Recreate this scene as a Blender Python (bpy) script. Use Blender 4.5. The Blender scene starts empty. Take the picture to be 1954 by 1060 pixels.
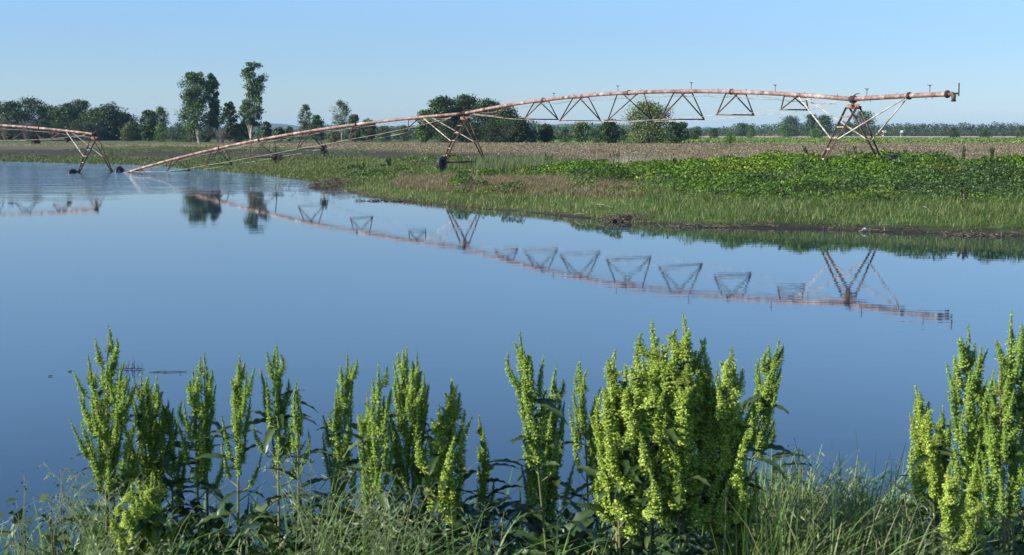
import bpy, math, random
import numpy as np
from mathutils import Vector, Matrix

# ------------------------------------------------------------------ camera, sky, sun, exposure
S = bpy.context.scene
COL = S.collection
F_PX = 1954 * 50.0 / 36.0
CAM_H = 3.5
PITCH = math.atan(275.0 / F_PX)
cam_d = bpy.data.cameras.new('camera')
cam = bpy.data.objects.new('camera', cam_d); COL.objects.link(cam)
cam.location = (0, 0, CAM_H)
cam.rotation_euler = (math.pi / 2 - PITCH, 0, 0)
cam_d.lens = 50; cam_d.sensor_width = 36
cam_d.clip_start = 0.05; cam_d.clip_end = 20000
cam_d.dof.use_dof = True
cam_d.dof.focus_distance = 75
cam_d.dof.aperture_fstop = 14.0
S.camera = cam

SUN_DIR = Vector((-0.80, -0.28, 0.50)).normalized()      # towards the sun
sun_el = math.asin(SUN_DIR.z)
sun_az = math.atan2(SUN_DIR.x, SUN_DIR.y)
w = bpy.data.worlds.new('World'); S.world = w; w.use_nodes = True
nt = w.node_tree; nt.nodes.clear()
sky = nt.nodes.new('ShaderNodeTexSky'); sky.sky_type = 'NISHITA'; sky.sun_disc = False
sky.sun_elevation = sun_el; sky.sun_rotation = sun_az
sky.air_density = 1.0; sky.dust_density = 0.3; sky.ozone_density = 3.0; sky.altitude = 300
mulc = nt.nodes.new('ShaderNodeMixRGB'); mulc.blend_type = 'MULTIPLY'; mulc.inputs[0].default_value = 1

tcw = nt.nodes.new('ShaderNodeTexCoord'); spw = nt.nodes.new('ShaderNodeSeparateXYZ'); nt.links.new(tcw.outputs['Generated'], spw.inputs[0])
mrw = nt.nodes.new('ShaderNodeMapRange'); mrw.interpolation_type = 'SMOOTHSTEP'; mrw.inputs[1].default_value = 0.05; mrw.inputs[2].default_value = 0.19; nt.links.new(spw.outputs[2], mrw.inputs[0])
tnt = nt.nodes.new('ShaderNodeMixRGB'); nt.links.new(mrw.outputs[0], tnt.inputs[0])
tnt.inputs[1].default_value = (0.62, 0.765, 1.05, 1); tnt.inputs[2].default_value = (1.04, 1.24, 1.44, 1)      # clean cold air down to the skyline
nt.links.new(tnt.outputs[0], mulc.inputs[2])
bg = nt.nodes.new('ShaderNodeBackground'); bg.inputs[1].default_value = 0.080
wo = nt.nodes.new('ShaderNodeOutputWorld')
nt.links.new(sky.outputs[0], mulc.inputs[1]); nt.links.new(mulc.outputs[0], bg.inputs[0])
nt.links.new(bg.outputs[0], wo.inputs[0])
sl = bpy.data.lights.new('sun', 'SUN'); sl.energy = 5.0; sl.angle = math.radians(0.5); sl.color = (1.0, 0.94, 0.84)
so = bpy.data.objects.new('sun', sl); COL.objects.link(so)
so.rotation_euler = (-SUN_DIR).to_track_quat('-Z', 'Y').to_euler()
S.view_settings.view_transform = 'Standard'; S.view_settings.look = 'None'
S.view_settings.gamma = 1; S.view_settings.exposure = 0.87
S.render.engine = 'CYCLES'
S.cycles.max_bounces = 8; S.cycles.volume_bounces = 1; S.cycles.transparent_max_bounces = 8
HAZE_DENSITY = 0.00007

# ------------------------------------------------------------------ helpers
def at(px, py, D):
    """point on the line of sight of photograph pixel (px, py) at distance D along y"""
    a = (px - 977) / F_PX; b = -(py - 530) / F_PX
    dx = a; dy = math.cos(PITCH) + b * math.sin(PITCH); dz = -math.sin(PITCH) + b * math.cos(PITCH)
    k = D / dy
    return Vector((dx * k, D, CAM_H + dz * k))

def on_plane(px, py, p0, u):
    """where that line of sight meets the upright plane through p0 along horizontal u"""
    q = at(px, py, 1.0); d = Vector((q.x, 1.0, q.z - CAM_H))
    nrm = Vector((-u.y, u.x, 0))
    t = nrm.dot(Vector((p0.x, p0.y, 0))) / nrm.dot(Vector((d.x, d.y, 0)))
    return Vector((d.x * t, d.y * t, CAM_H + d.z * t))

def tag(o, label=None, cat=None, group=None, kind=None):
    if label: o['label'] = label
    if cat: o['category'] = cat
    if group: o['group'] = group
    if kind: o['kind'] = kind
    return o

def empty(name, loc):
    o = bpy.data.objects.new(name, None); COL.objects.link(o); o.location = loc
    o.empty_display_size = 0.2
    return o

class QB:
    """collects quads (numpy) with a per-face tint, then links them as ONE mesh object"""
    def __init__(s): s.V = []; s.F = []; s.T = []; s.n = 0
    def add(s, V, F, tint=(0.2, 0.2, 0.2)):
        V = np.asarray(V, float).reshape(-1, 3); F = np.asarray(F, int).reshape(-1, 4)
        s.V.append(V); s.F.append(F + s.n); s.n += len(V)
        t = np.asarray(tint, float)
        if t.ndim == 1: t = np.tile(t, (len(F), 1))
        s.T.append(t)
    def mesh(s, name, mat, smooth=False, origin=None):
        V = np.concatenate(s.V); F = np.concatenate(s.F); T = np.concatenate(s.T)
        if origin is not None: V = V - np.array(origin)
        me = bpy.data.meshes.new(name)
        me.vertices.add(len(V)); me.vertices.foreach_set('co', V.astype(np.float32).ravel())
        me.loops.add(len(F) * 4); me.loops.foreach_set('vertex_index', F.astype(np.int32).ravel())
        me.polygons.add(len(F))
        me.polygons.foreach_set('loop_start', np.arange(0, len(F) * 4, 4, dtype=np.int32))
        me.update(calc_edges=True)
        at_ = me.attributes.new('tint', 'FLOAT_COLOR', 'FACE')
        rgba = np.ones((len(F), 4), np.float32); rgba[:, :3] = T
        at_.data.foreach_set('color', rgba.ravel())
        if smooth: me.polygons.foreach_set('use_smooth', np.ones(len(F), bool))
        me.materials.append(mat)
        return me
    def build(s, name, mat, parent=None, smooth=False):
        """vertices are given in world space; parents are unrotated empties"""
        org = parent.location if parent is not None and parent.parent is None else None
        if parent is not None and parent.parent is not None: org = parent.location + parent.parent.location
        if parent is not None and parent.type == 'MESH' and parent.parent is not None:
            org = parent.parent.location
        me = s.mesh(name, mat, smooth, org)
        o = bpy.data.objects.new(name, me); COL.objects.link(o)
        if parent is not None: o.parent = parent
        return o

def frame(d):
    d = np.asarray(d, float); d = d / np.linalg.norm(d)
    a = np.array([0, 0, 1.0]) if abs(d[2]) < 0.9 else np.array([1.0, 0, 0])
    x = np.cross(a, d); x /= np.linalg.norm(x); y = np.cross(d, x)
    return x, y, d

def tube(qb, pts, rad, k=6, tint=(0.2, 0.2, 0.2), cap=True):
    pts = np.array([tuple(p) for p in pts], float); n = len(pts)
    rad = np.ones(n) * rad if np.isscalar(rad) else np.asarray(rad, float)
    V = []; px = None
    for i in range(n):
        d = pts[min(i + 1, n - 1)] - pts[max(i - 1, 0)]
        x, y, d = frame(d)
        if px is not None:
            x = px - d * px.dot(d); x /= (np.linalg.norm(x) + 1e-12); y = np.cross(d, x)
        px = x
        a = np.arange(k) * 2 * math.pi / k
        V.append(pts[i] + rad[i] * (np.outer(np.cos(a), x) + np.outer(np.sin(a), y)))
    V = np.concatenate(V); F = []
    for i in range(n - 1):
        for j in range(k):
            j2 = (j + 1) % k
            F.append((i * k + j, i * k + j2, (i + 1) * k + j2, (i + 1) * k + j))
    if cap and k % 2 == 0:
        for b in (0, (n - 1) * k):
            for j in range(1, k - 2, 2): F.append((b, b + j, b + j + 1, b + j + 2))
    qb.add(V, F, tint)

def bar(qb, a, b, w_, h_=None, tint=(0.2, 0.2, 0.2), up=(0, 0, 1)):
    h_ = w_ if h_ is None else h_
    a = np.array(tuple(a)); b = np.array(tuple(b)); d = b - a; d = d / np.linalg.norm(d)
    x = np.cross(d, np.array(up, float))
    if np.linalg.norm(x) < 1e-4: x = np.cross(d, np.array([1.0, 0, 0]))
    x /= np.linalg.norm(x); y = np.cross(x, d)
    V = []
    for p in (a, b):
        for sx, sy in ((-1, -1), (1, -1), (1, 1), (-1, 1)): V.append(p + x * sx * w_ / 2 + y * sy * h_ / 2)
    F = [(0, 1, 5, 4), (1, 2, 6, 5), (2, 3, 7, 6), (3, 0, 4, 7), (3, 2, 1, 0), (4, 5, 6, 7)]
    qb.add(V, F, tint)

def angle_iron(qb, a, b, w_, tint=(0.2, 0.2, 0.2)):
    """an L profile: two thin flanges"""
    a = np.array(tuple(a)); b = np.array(tuple(b)); x, y, d = frame(b - a); t = 0.012
    bar(qb, a, b, w_, t, tint)
    bar(qb, a + y * (w_ / 2 - t), b + y * (w_ / 2 - t), t * 1.2, w_, tint, up=tuple(y))

def unit(v): return v / (np.linalg.norm(v, axis=-1, keepdims=True) + 1e-9)

def leaves(qb, C, axis, nrm, L, W, tint, fold=0.15):
    """rhombic leaves; C centres, axis = leaf direction, nrm = facing"""
    N = len(C); L = np.broadcast_to(L, N)[:, None]; W = np.broadcast_to(W, N)[:, None]
    axis = unit(axis); side = unit(np.cross(axis, nrm)); up = np.cross(side, axis)
    b = C - axis * L * 0.5; t = C + axis * L * 0.5 - up * L * fold
    s1 = C - axis * L * 0.06 + side * W * 0.5 + up * L * fold * .5
    s2 = C - axis * L * 0.06 - side * W * 0.5 + up * L * fold * .5
    V = np.stack([b, s1, t, s2], 1).reshape(-1, 3)
    qb.add(V, np.arange(4 * N).reshape(-1, 4), tint)

def blades(qb, B, H, lean, W, tint, segs=3, power=1.8):
    """grass blades: B base points, H heights, lean (N,2) tip offset"""
    N = len(B); H = np.broadcast_to(H, N); W = np.broadcast_to(W, N)
    ang = np.arctan2(lean[:, 1], lean[:, 0]) + math.pi / 2 + np.random.normal(0, .5, N)
    side = np.stack([np.cos(ang), np.sin(ang), np.zeros(N)], 1)
    rows = []
    for i in range(segs + 1):
        t = i / segs
        c = B.copy(); c[:, :2] += lean * t ** power
        c[:, 2] += H * (t - 0.18 * t ** 3 * np.minimum(1, np.linalg.norm(lean, axis=1) / (H + 1e-6) * 2))
        wd = (W * (1 - t) ** 0.7 * 0.5 + 0.0006)[:, None]
        rows += [c - side * wd, c + side * wd]
    V = np.stack(rows, 1).reshape(-1, 3); R = 2 * (segs + 1)
    base = (np.arange(N) * R)[:, None]
    F = np.concatenate([base + np.array([[2 * i, 2 * i + 1, 2 * i + 3, 2 * i + 2]]) for i in range(segs)], 1).reshape(-1, 4)
    tint = np.asarray(tint)
    if tint.ndim == 2: tint = np.repeat(tint, segs, axis=0)
    qb.add(V, F, tint)

_r = np.random.RandomState(7); _LAT = _r.rand(256, 256)
def vnoise(x, y, s=1.0, off=0):
    x = np.asarray(x) / s + 31.7 + off * 17.3; y = np.asarray(y) / s + 11.1 + off * 5.9
    xi = np.floor(x).astype(int); yi = np.floor(y).astype(int); fx = x - xi; fy = y - yi
    fx = fx * fx * (3 - 2 * fx); fy = fy * fy * (3 - 2 * fy)
    g = lambda a, b: _LAT[a & 255, b & 255]
    return (g(xi, yi) * (1 - fx) + g(xi + 1, yi) * fx) * (1 - fy) + (g(xi, yi + 1) * (1 - fx) + g(xi + 1, yi + 1) * fx) * fy
def fnoise(x, y, s=1.0, off=0):
    return (vnoise(x, y, s, off) + .5 * vnoise(x, y, s / 2.1, off + 1) + .25 * vnoise(x, y, s / 4.3, off + 2)) / 1.75
def sm(x, a, b):
    t = np.clip((np.asarray(x, float) - a) / (b - a), 0, 1); return t * t * (3 - 2 * t)

def pal(n, cols, jit=0.18):
    """random albedos between the palette's colours"""
    cols = np.asarray(cols); i = np.random.randint(0, len(cols), n); j = np.random.randint(0, len(cols), n)
    t = np.random.rand(n, 1); c = cols[i] * t + cols[j] * (1 - t)
    return c * (1 + np.random.normal(0, jit, (n, 1))).clip(.5, 1.6)

# ------------------------------------------------------------------ materials
def newmat(name):
    m = bpy.data.materials.new(name); m.use_nodes = True; t = m.node_tree; t.nodes.clear()
    out = t.nodes.new('ShaderNodeOutputMaterial')
    return m, t, out
def node(t, kind, **kw):
    n = t.nodes.new(kind)
    for k, v in kw.items():
        if k.startswith('i_'):
            key = k[2:]
            n.inputs[int(key) if key.isdigit() else key.replace('_', ' ')].default_value = v
        else: setattr(n, k, v)
    return n
def ramp(t, stops):
    r = t.nodes.new('ShaderNodeValToRGB'); e = r.color_ramp.elements
    while len(e) < len(stops): e.new(0.5)
    for q, (p, c) in zip(e, stops): q.position = p; q.color = (*c, 1) if len(c) == 3 else c
    return r

def foliage_mat(name, transl=0.3, rough=0.55, spec=0.35):
    m, t, out = newmat(name)
    a = node(t, 'ShaderNodeAttribute', attribute_name='tint')
    tc = node(t, 'ShaderNodeTexCoord'); nz = node(t, 'ShaderNodeTexNoise', i_Scale=0.9, i_Detail=3.0)
    t.links.new(tc.outputs['Object'], nz.inputs['Vector'])
    hv = node(t, 'ShaderNodeMapRange', i_1=0.3, i_2=0.7, i_3=0.58, i_4=1.0)
    t.links.new(nz.outputs[0], hv.inputs[0])
    mx = node(t, 'ShaderNodeMixRGB', blend_type='MULTIPLY', i_0=1.0)
    t.links.new(a.outputs['Color'], mx.inputs[1]); t.links.new(hv.outputs[0], mx.inputs[2])
    p = node(t, 'ShaderNodeBsdfPrincipled', i_Roughness=rough)
    p.inputs['Specular IOR Level'].default_value = spec
    t.links.new(mx.outputs[0], p.inputs['Base Color'])
    tr = node(t, 'ShaderNodeBsdfTranslucent')
    mt = node(t, 'ShaderNodeMixRGB', blend_type='MULTIPLY', i_0=1.0); mt.inputs[2].default_value = (1.25, 1.25, .6, 1)
    t.links.new(mx.outputs[0], mt.inputs[1]); t.links.new(mt.outputs[0], tr.inputs[0])
    ms = node(t, 'ShaderNodeMixShader', i_0=transl)
    t.links.new(p.outputs[0], ms.inputs[1]); t.links.new(tr.outputs[0], ms.inputs[2])
    t.links.new(ms.outputs[0], out.inputs[0])
    return m
M_LEAF = foliage_mat('foliage', 0.2); M_SEED = foliage_mat('dock_seed', 0.14, 0.7, 0.2)
M_GRASS = foliage_mat('grass_blades', 0.3, 0.5, 0.4); M_DOCKLEAF = foliage_mat('dock_leaf', 0.18, 0.42, 0.5)

def solid_mat(name, c1, c2, scale=3.0, rough=0.8, metal=0.0, stretch=(1, 1, 1), bump=0.0, lo=0.35, hi=0.65):
    m, t, out = newmat(name)
    tc = node(t, 'ShaderNodeTexCoord'); mp = node(t, 'ShaderNodeMapping'); mp.inputs['Scale'].default_value = stretch
    nz = node(t, 'ShaderNodeTexNoise', i_Scale=scale, i_Detail=6.0, i_Roughness=0.65)
    t.links.new(tc.outputs['Object'], mp.inputs[0]); t.links.new(mp.outputs[0], nz.inputs['Vector'])
    r = ramp(t, [(lo, c1), (hi, c2)]); t.links.new(nz.outputs[0], r.inputs[0])
    p = node(t, 'ShaderNodeBsdfPrincipled', i_Roughness=rough, i_Metallic=metal)
    t.links.new(r.outputs[0], p.inputs['Base Color'])
    if bump:
        b = node(t, 'ShaderNodeBump', i_Strength=bump, i_Distance=0.01); t.links.new(nz.outputs[0], b.inputs['Height'])
        t.links.new(b.outputs[0], p.inputs['Normal'])
    t.links.new(p.outputs[0], out.inputs[0])
    return m
M_BARK = solid_mat('bark', (0.07, 0.055, 0.04), (0.16, 0.13, 0.10), 2.0, 0.95)
M_PALEBARK = solid_mat('pale_bark', (0.22, 0.19, 0.15), (0.42, 0.38, 0.31), 1.2, 0.9)
M_STEEL = solid_mat('rusty_angle_steel', (0.045, 0.024, 0.016), (0.17, 0.10, 0.07), 4.0, 0.75)
M_GALV = solid_mat('weathered_galvanised_steel', (0.20, 0.12, 0.09), (0.50, 0.44, 0.40), 3.0, 0.6, lo=.38, hi=.55)
M_RUST = solid_mat('orange_rust', (0.13, 0.055, 0.035), (0.32, 0.18, 0.12), 5.0, 0.85)
M_DARK = solid_mat('dark_rusted_iron', (0.03, 0.017, 0.013), (0.085, 0.045, 0.03), 6.0, 0.8)
M_CABLE = solid_mat('weathered_cable', (0.10, 0.09, 0.08), (0.34, 0.31, 0.28), 3.0, 0.6)
M_RUBBER = solid_mat('tyre_rubber', (0.010, 0.011, 0.013), (0.032, 0.034, 0.038), 5.0, 0.55)
M_DEBRIS = solid_mat('dried_mud_and_straw', (0.035, 0.029, 0.021), (0.13, 0.11, 0.075), 7.0, 0.95)
M_TWIG = solid_mat('dead_wood', (0.10, 0.075, 0.055), (0.30, 0.25, 0.20), 4.0, 0.9)
M_STEM = solid_mat('dock_stem', (0.10, 0.17, 0.04), (0.20, 0.14, 0.07), 2.5, 0.6)

# pipe: pale, chalky galvanising with rust bands and streaks round it
def pipe_mat():
    m, t, out = newmat('rust_streaked_pipe')
    uvn = node(t, 'ShaderNodeAttribute', attribute_name='tint')       # r = metres along the pipe / 100
    sep = node(t, 'ShaderNodeSeparateColor'); t.links.new(uvn.outputs['Color'], sep.inputs[0])
    tc = node(t, 'ShaderNodeTexCoord')
    n1 = node(t, 'ShaderNodeTexNoise', i_Scale=1.0, i_Detail=5.0, i_Roughness=0.7, noise_dimensions='1D')
    k = node(t, 'ShaderNodeMath', operation='MULTIPLY', i_1=900.0); t.links.new(sep.outputs[0], k.inputs[0])
    t.links.new(k.outputs[0], n1.inputs['W'])
    n2 = node(t, 'ShaderNodeTexNoise', i_Scale=5.5, i_Detail=7.0, i_Roughness=0.7); t.links.new(tc.outputs['Object'], n2.inputs['Vector'])
    ad = node(t, 'ShaderNodeMath', operation='MULTIPLY_ADD', i_1=0.50); t.links.new(n1.outputs[0], ad.inputs[0])
    k2 = node(t, 'ShaderNodeMath', operation='MULTIPLY', i_1=0.45); t.links.new(n2.outputs[0], k2.inputs[0])
    t.links.new(k2.outputs[0], ad.inputs[2])
    r = ramp(t, [(0.40, (0.11, 0.045, 0.03)), (0.47, (0.21, 0.12, 0.095)), (0.53, (0.32, 0.22, 0.185)), (0.62, (0.41, 0.34, 0.31))])
    t.links.new(ad.outputs[0], r.inputs[0])
    p = node(t, 'ShaderNodeBsdfPrincipled', i_Roughness=0.7); t.links.new(r.outputs[0], p.inputs['Base Color'])
    t.links.new(p.outputs[0], out.inputs[0])
    return m
M_PIPE = pipe_mat()

# ------------------------------------------------------------------ ground
SH = np.array([(-3000, 420), (-400, 300), (-200, 245), (-100, 199), (-66, 181), (-39.5, 156), (-29, 136), (-21.4, 121), (-16.5, 109), (-13.5, 99),
               (-10.8, 89), (-8, 79), (-4.7, 71.6), (-1.9, 66.5), (0.5, 63.2), (4.5, 55.8), (8.1, 52.8), (11.8, 51.6),
               (14.8, 49.3), (17.1, 48), (30, 44), (60, 37), (200, 26), (3000, 24)], float)
def shore(x):
    return np.interp(x, SH[:, 0], SH[:, 1])
def ground(x, y):
    x = np.asarray(x, float); y = np.asarray(y, float)
    wob = (vnoise(x, y, 3.0, 4) - .5) * 1.2 * sm(np.abs(x), 60, 20) + (vnoise(x, y, 1.1, 5) - .5) * .5
    d = y - shore(x) + wob
    L = np.interp(x, [-70, -25, -4, 10, 18], [75, 55, 33, 14, 10.5])
    far = np.where(d > 0, 1.45 * (1 - np.exp(-np.maximum(d, 0) / L)), np.maximum(d * 0.12, -1.2))
    far = far + (fnoise(x, y, 14, 3) - .5) * .35 * sm(d, 2, 25) * sm(y, 300, 100)
    nb = 5.6 + (fnoise(x, 0 * x, 2.2, 9) - .5) * 1.0
    near = np.where(y < nb, 1.86, 1.86 - (y - nb) * 0.47)
    near = np.maximum(near, -1.2) + (fnoise(x, y, .7, 8) - .5) * .10 * sm(y, 12, 4)
    return np.where(y < 16, np.maximum(near, np.where(y < 12, -1.3, -1.2)), far)

def axis_pts(segs):
    a = []
    for lo, hi, st in segs: a += list(np.arange(lo, hi, st))
    return np.array(a + [segs[-1][1]])
gx = axis_pts([(-6000, -1000, 500), (-1000, -300, 70), (-300, -80, 10), (-80, -20, 2), (-20, -5, .6), (-5, 5, .25), (5, 32, .6), (32, 80, 2), (80, 300, 10), (300, 1000, 70), (1000, 6000, 500)])
gy = axis_pts([(-60, 0, 6), (0, 3, .5), (3, 11, .25), (11, 16, 1), (16, 44, 3.5), (44, 110, .6), (110, 200, 2), (200, 400, 6), (400, 1000, 40), (1000, 9000, 400)])
GX, GY = np.meshgrid(gx, gy); GZ = ground(GX, GY)
nxg, nyg = len(gx), len(gy)
idx = np.arange(nxg * nyg).reshape(nyg, nxg)
GF = np.stack([idx[:-1, :-1], idx[:-1, 1:], idx[1:, 1:], idx[1:, :-1]], -1).reshape(-1, 4)
cx = (GX[:-1, :-1] + GX[1:, 1:]).ravel() / 2; cy = (GY[:-1, :-1] + GY[1:, 1:]).ravel() / 2
# soils and crops of the fields, by place
MUD = np.array((0.050, 0.038, 0.032)); STUB = np.array((0.175, 0.14, 0.09)); OLIVE = np.array((0.075, 0.085, 0.028))
GREEN = np.array((0.055, 0.10, 0.022)); CROP = np.array((0.13, 0.25, 0.03)); TAN = np.array((0.42, 0.33, 0.21)); DULL = np.array((0.12, 0.115, 0.055))
def zone(x, y):
    n = (fnoise(x, y, 24, 12) - .5)[:, None] * 1.5; ws = fnoise(x, y, 6, 14)[:, None]
    x1 = x[:, None]; y1 = y[:, None]; d = (y - shore(x))[:, None]
    rt = sm(x1 + n * 20, -8, 14)                                   # 0 left field, 1 right field
    c = np.ones((len(x), 3)) * GREEN
    # left and middle: shore herbs, mud, mixed, stubble, rough grass
    dd = d + n * 14
    sh = np.interp(x, [-50, -12, 0], [0, 36, 50])[:, None]
    L = OLIVE * (1 - sm(dd - sh, 16, 24)) + MUD * sm(dd - sh, 16, 24)
    L = L * (1 - sm(dd - sh * .8, 48, 66)) + (DULL * .75 + OLIVE * .25) * sm(dd - sh * .8, 48, 66)
    L = L * (1 - sm(dd - sh * .3, 84, 94)) + STUB * sm(dd - sh * .3, 84, 94)
    L = L * (1 - sm(y1 + n * 30, 300, 318)) + (DULL * .5 + GREEN * .6) * sm(y1 + n * 30, 300, 318)
    R = GREEN * (1 - sm(y1 + n * 10, 99, 106)) + STUB * .82 * sm(y1 + n * 10, 99, 106)
    R = R * (1 - sm(y1 + n * 60, 285, 310)) + CROP * sm(y1 + n * 60, 285, 310)
    R = R * (1 - sm(y1 + n * 60, 590, 640)) + TAN * sm(y1 + n * 60, 590, 640)
    c = L * (1 - rt) + R * rt
    mud = np.clip(1.3 - d / (1.2 + .9 * sm(x1, 4, 16)), 0, 1)
    c = c * (1 - mud) + MUD * .7 * mud
    nearb = (y1 < 16); c = np.where(nearb, np.array((0.05, 0.06, 0.02)), c)
    return c * (0.8 + 0.4 * ws)
def ground_mat():
    m, t, out = newmat('soil_and_field')
    a = node(t, 'ShaderNodeAttribute', attribute_name='tint'); tc = node(t, 'ShaderNodeTexCoord')
    nz = node(t, 'ShaderNodeTexNoise', i_Scale=1.6, i_Detail=8.0, i_Roughness=0.7); t.links.new(tc.outputs['Object'], nz.inputs['Vector'])
    n2 = node(t, 'ShaderNodeTexNoise', i_Scale=0.12, i_Detail=4.0); t.links.new(tc.outputs['Object'], n2.inputs['Vector'])
    mr = node(t, 'ShaderNodeMapRange', i_1=0.3, i_2=0.7, i_3=0.36, i_4=1.2); t.links.new(nz.outputs[0], mr.inputs[0])
    mr2 = node(t, 'ShaderNodeMapRange', i_1=0.3, i_2=0.7, i_3=0.75, i_4=1.25); t.links.new(n2.outputs[0], mr2.inputs[0])
    mm = node(t, 'ShaderNodeMath', operation='MULTIPLY'); t.links.new(mr.outputs[0], mm.inputs[0]); t.links.new(mr2.outputs[0], mm.inputs[1])
    mx = node(t, 'ShaderNodeMixRGB', blend_type='MULTIPLY', i_0=1.0)
    t.links.new(a.outputs['Color'], mx.inputs[1]); t.links.new(mm.outputs[0], mx.inputs[2])
    p = node(t, 'ShaderNodeBsdfPrincipled', i_Roughness=0.95); p.inputs['Specular IOR Level'].default_value = .15
    t.links.new(mx.outputs[0], p.inputs['Base Color'])
    b = node(t, 'ShaderNodeBump', i_Strength=0.6, i_Distance=0.08); t.links.new(nz.outputs[0], b.inputs['Height']); t.links.new(b.outputs[0], p.inputs['Normal'])
    t.links.new(p.outputs[0], out.inputs[0]); return m
q = QB(); q.add(np.stack([GX.ravel(), GY.ravel(), GZ.ravel()], 1), GF, zone(cx, cy))
g = q.build('ground', ground_mat(), smooth=True); tag(g, kind='structure')

# ------------------------------------------------------------------ water
def water_mat():
    m, t, out = newmat('flood_water')
    tc = node(t, 'ShaderNodeTexCoord')
    mp = node(t, 'ShaderNodeMapping'); mp.inputs['Scale'].default_value = (0.35, 1.0, 1.0)
    t.links.new(tc.outputs['Object'], mp.inputs[0])
    n1 = node(t, 'ShaderNodeTexNoise', i_Scale=2.6, i_Detail=2.0, i_Roughness=0.5); t.links.new(mp.outputs[0], n1.inputs['Vector'])
    n3 = node(t, 'ShaderNodeTexNoise', i_Scale=11.0, i_Detail=2.0); t.links.new(mp.outputs[0], n3.inputs['Vector'])
    # breezy patch: far left water; calm elsewhere
    sx = node(t, 'ShaderNodeSeparateXYZ'); t.links.new(tc.outputs['Object'], sx.inputs[0])
    n2 = node(t, 'ShaderNodeTexNoise', i_Scale=0.09, i_Detail=3.0); t.links.new(tc.outputs['Object'], n2.inputs['Vector'])
    yy = node(t, 'ShaderNodeMath', operation='MULTIPLY_ADD', i_1=30.0); t.links.new(n2.outputs[0], yy.inputs[0]); t.links.new(sx.outputs[1], yy.inputs[2])
    xx = node(t, 'ShaderNodeMath', operation='MULTIPLY_ADD', i_1=-0.25); t.links.new(sx.outputs[0], xx.inputs[0]); t.links.new(yy.outputs[0], xx.inputs[2])
    br = node(t, 'ShaderNodeMapRange', interpolation_type='SMOOTHSTEP', i_1=92.0, i_2=128.0, i_3=0.0, i_4=1.0); t.links.new(xx.outputs[0], br.inputs[0])
    n4 = node(t, 'ShaderNodeTexNoise', i_Scale=0.55, i_Detail=4.0); t.links.new(mp.outputs[0], n4.inputs['Vector'])
    m4 = node(t, 'ShaderNodeMapRange', i_1=0.38, i_2=0.62, i_3=0.15, i_4=1.6); t.links.new(n4.outputs[0], m4.inputs[0])
    br2 = node(t, 'ShaderNodeMath', operation='MULTIPLY'); t.links.new(br.outputs[0], br2.inputs[0]); t.links.new(m4.outputs[0], br2.inputs[1])
    mp5 = node(t, 'ShaderNodeMapping'); mp5.inputs['Scale'].default_value = (0.05, 0.30, 1.0); t.links.new(tc.outputs['Object'], mp5.inputs[0])
    n5 = node(t, 'ShaderNodeTexNoise', i_Scale=1.0, i_Detail=4.0); t.links.new(mp5.outputs[0], n5.inputs['Vector'])
    m5 = node(t, 'ShaderNodeMapRange', i_1=0.45, i_2=0.68, i_3=0.0006, i_4=0.0018); t.links.new(n5.outputs[0], m5.inputs[0])
    amp = node(t, 'ShaderNodeMath', operation='MULTIPLY_ADD', i_1=0.034); t.links.new(br2.outputs[0], amp.inputs[0]); t.links.new(m5.outputs[0], amp.inputs[2])
    hsum = node(t, 'ShaderNodeMath', operation='MULTIPLY_ADD', i_1=0.10); t.links.new(n3.outputs[0], hsum.inputs[0]); t.links.new(n1.outputs[0], hsum.inputs[2])
    hh = node(t, 'ShaderNodeMath', operation='MULTIPLY'); t.links.new(hsum.outputs[0], hh.inputs[0]); t.links.new(amp.outputs[0], hh.inputs[1])
    b = node(t, 'ShaderNodeBump', i_Strength=1.0, i_Distance=1.0); t.links.new(hh.outputs[0], b.inputs['Height'])
    p = node(t, 'ShaderNodeBsdfPrincipled', i_Roughness=0.02, i_IOR=1.333)
    p.inputs['Base Color'].default_value = (0.007, 0.018, 0.034, 1)
    t.links.new(b.outputs[0], p.inputs['Normal'])
    t.links.new(p.outputs[0], out.inputs[0]); return m
q = QB(); q.add([(-2900, 4, 0), (2900, 4, 0), (2900, 420, 0), (-2900, 420, 0)], [(0, 1, 2, 3)])
wtr = q.build('water', water_mat()); tag(wtr, kind='structure')

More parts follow.
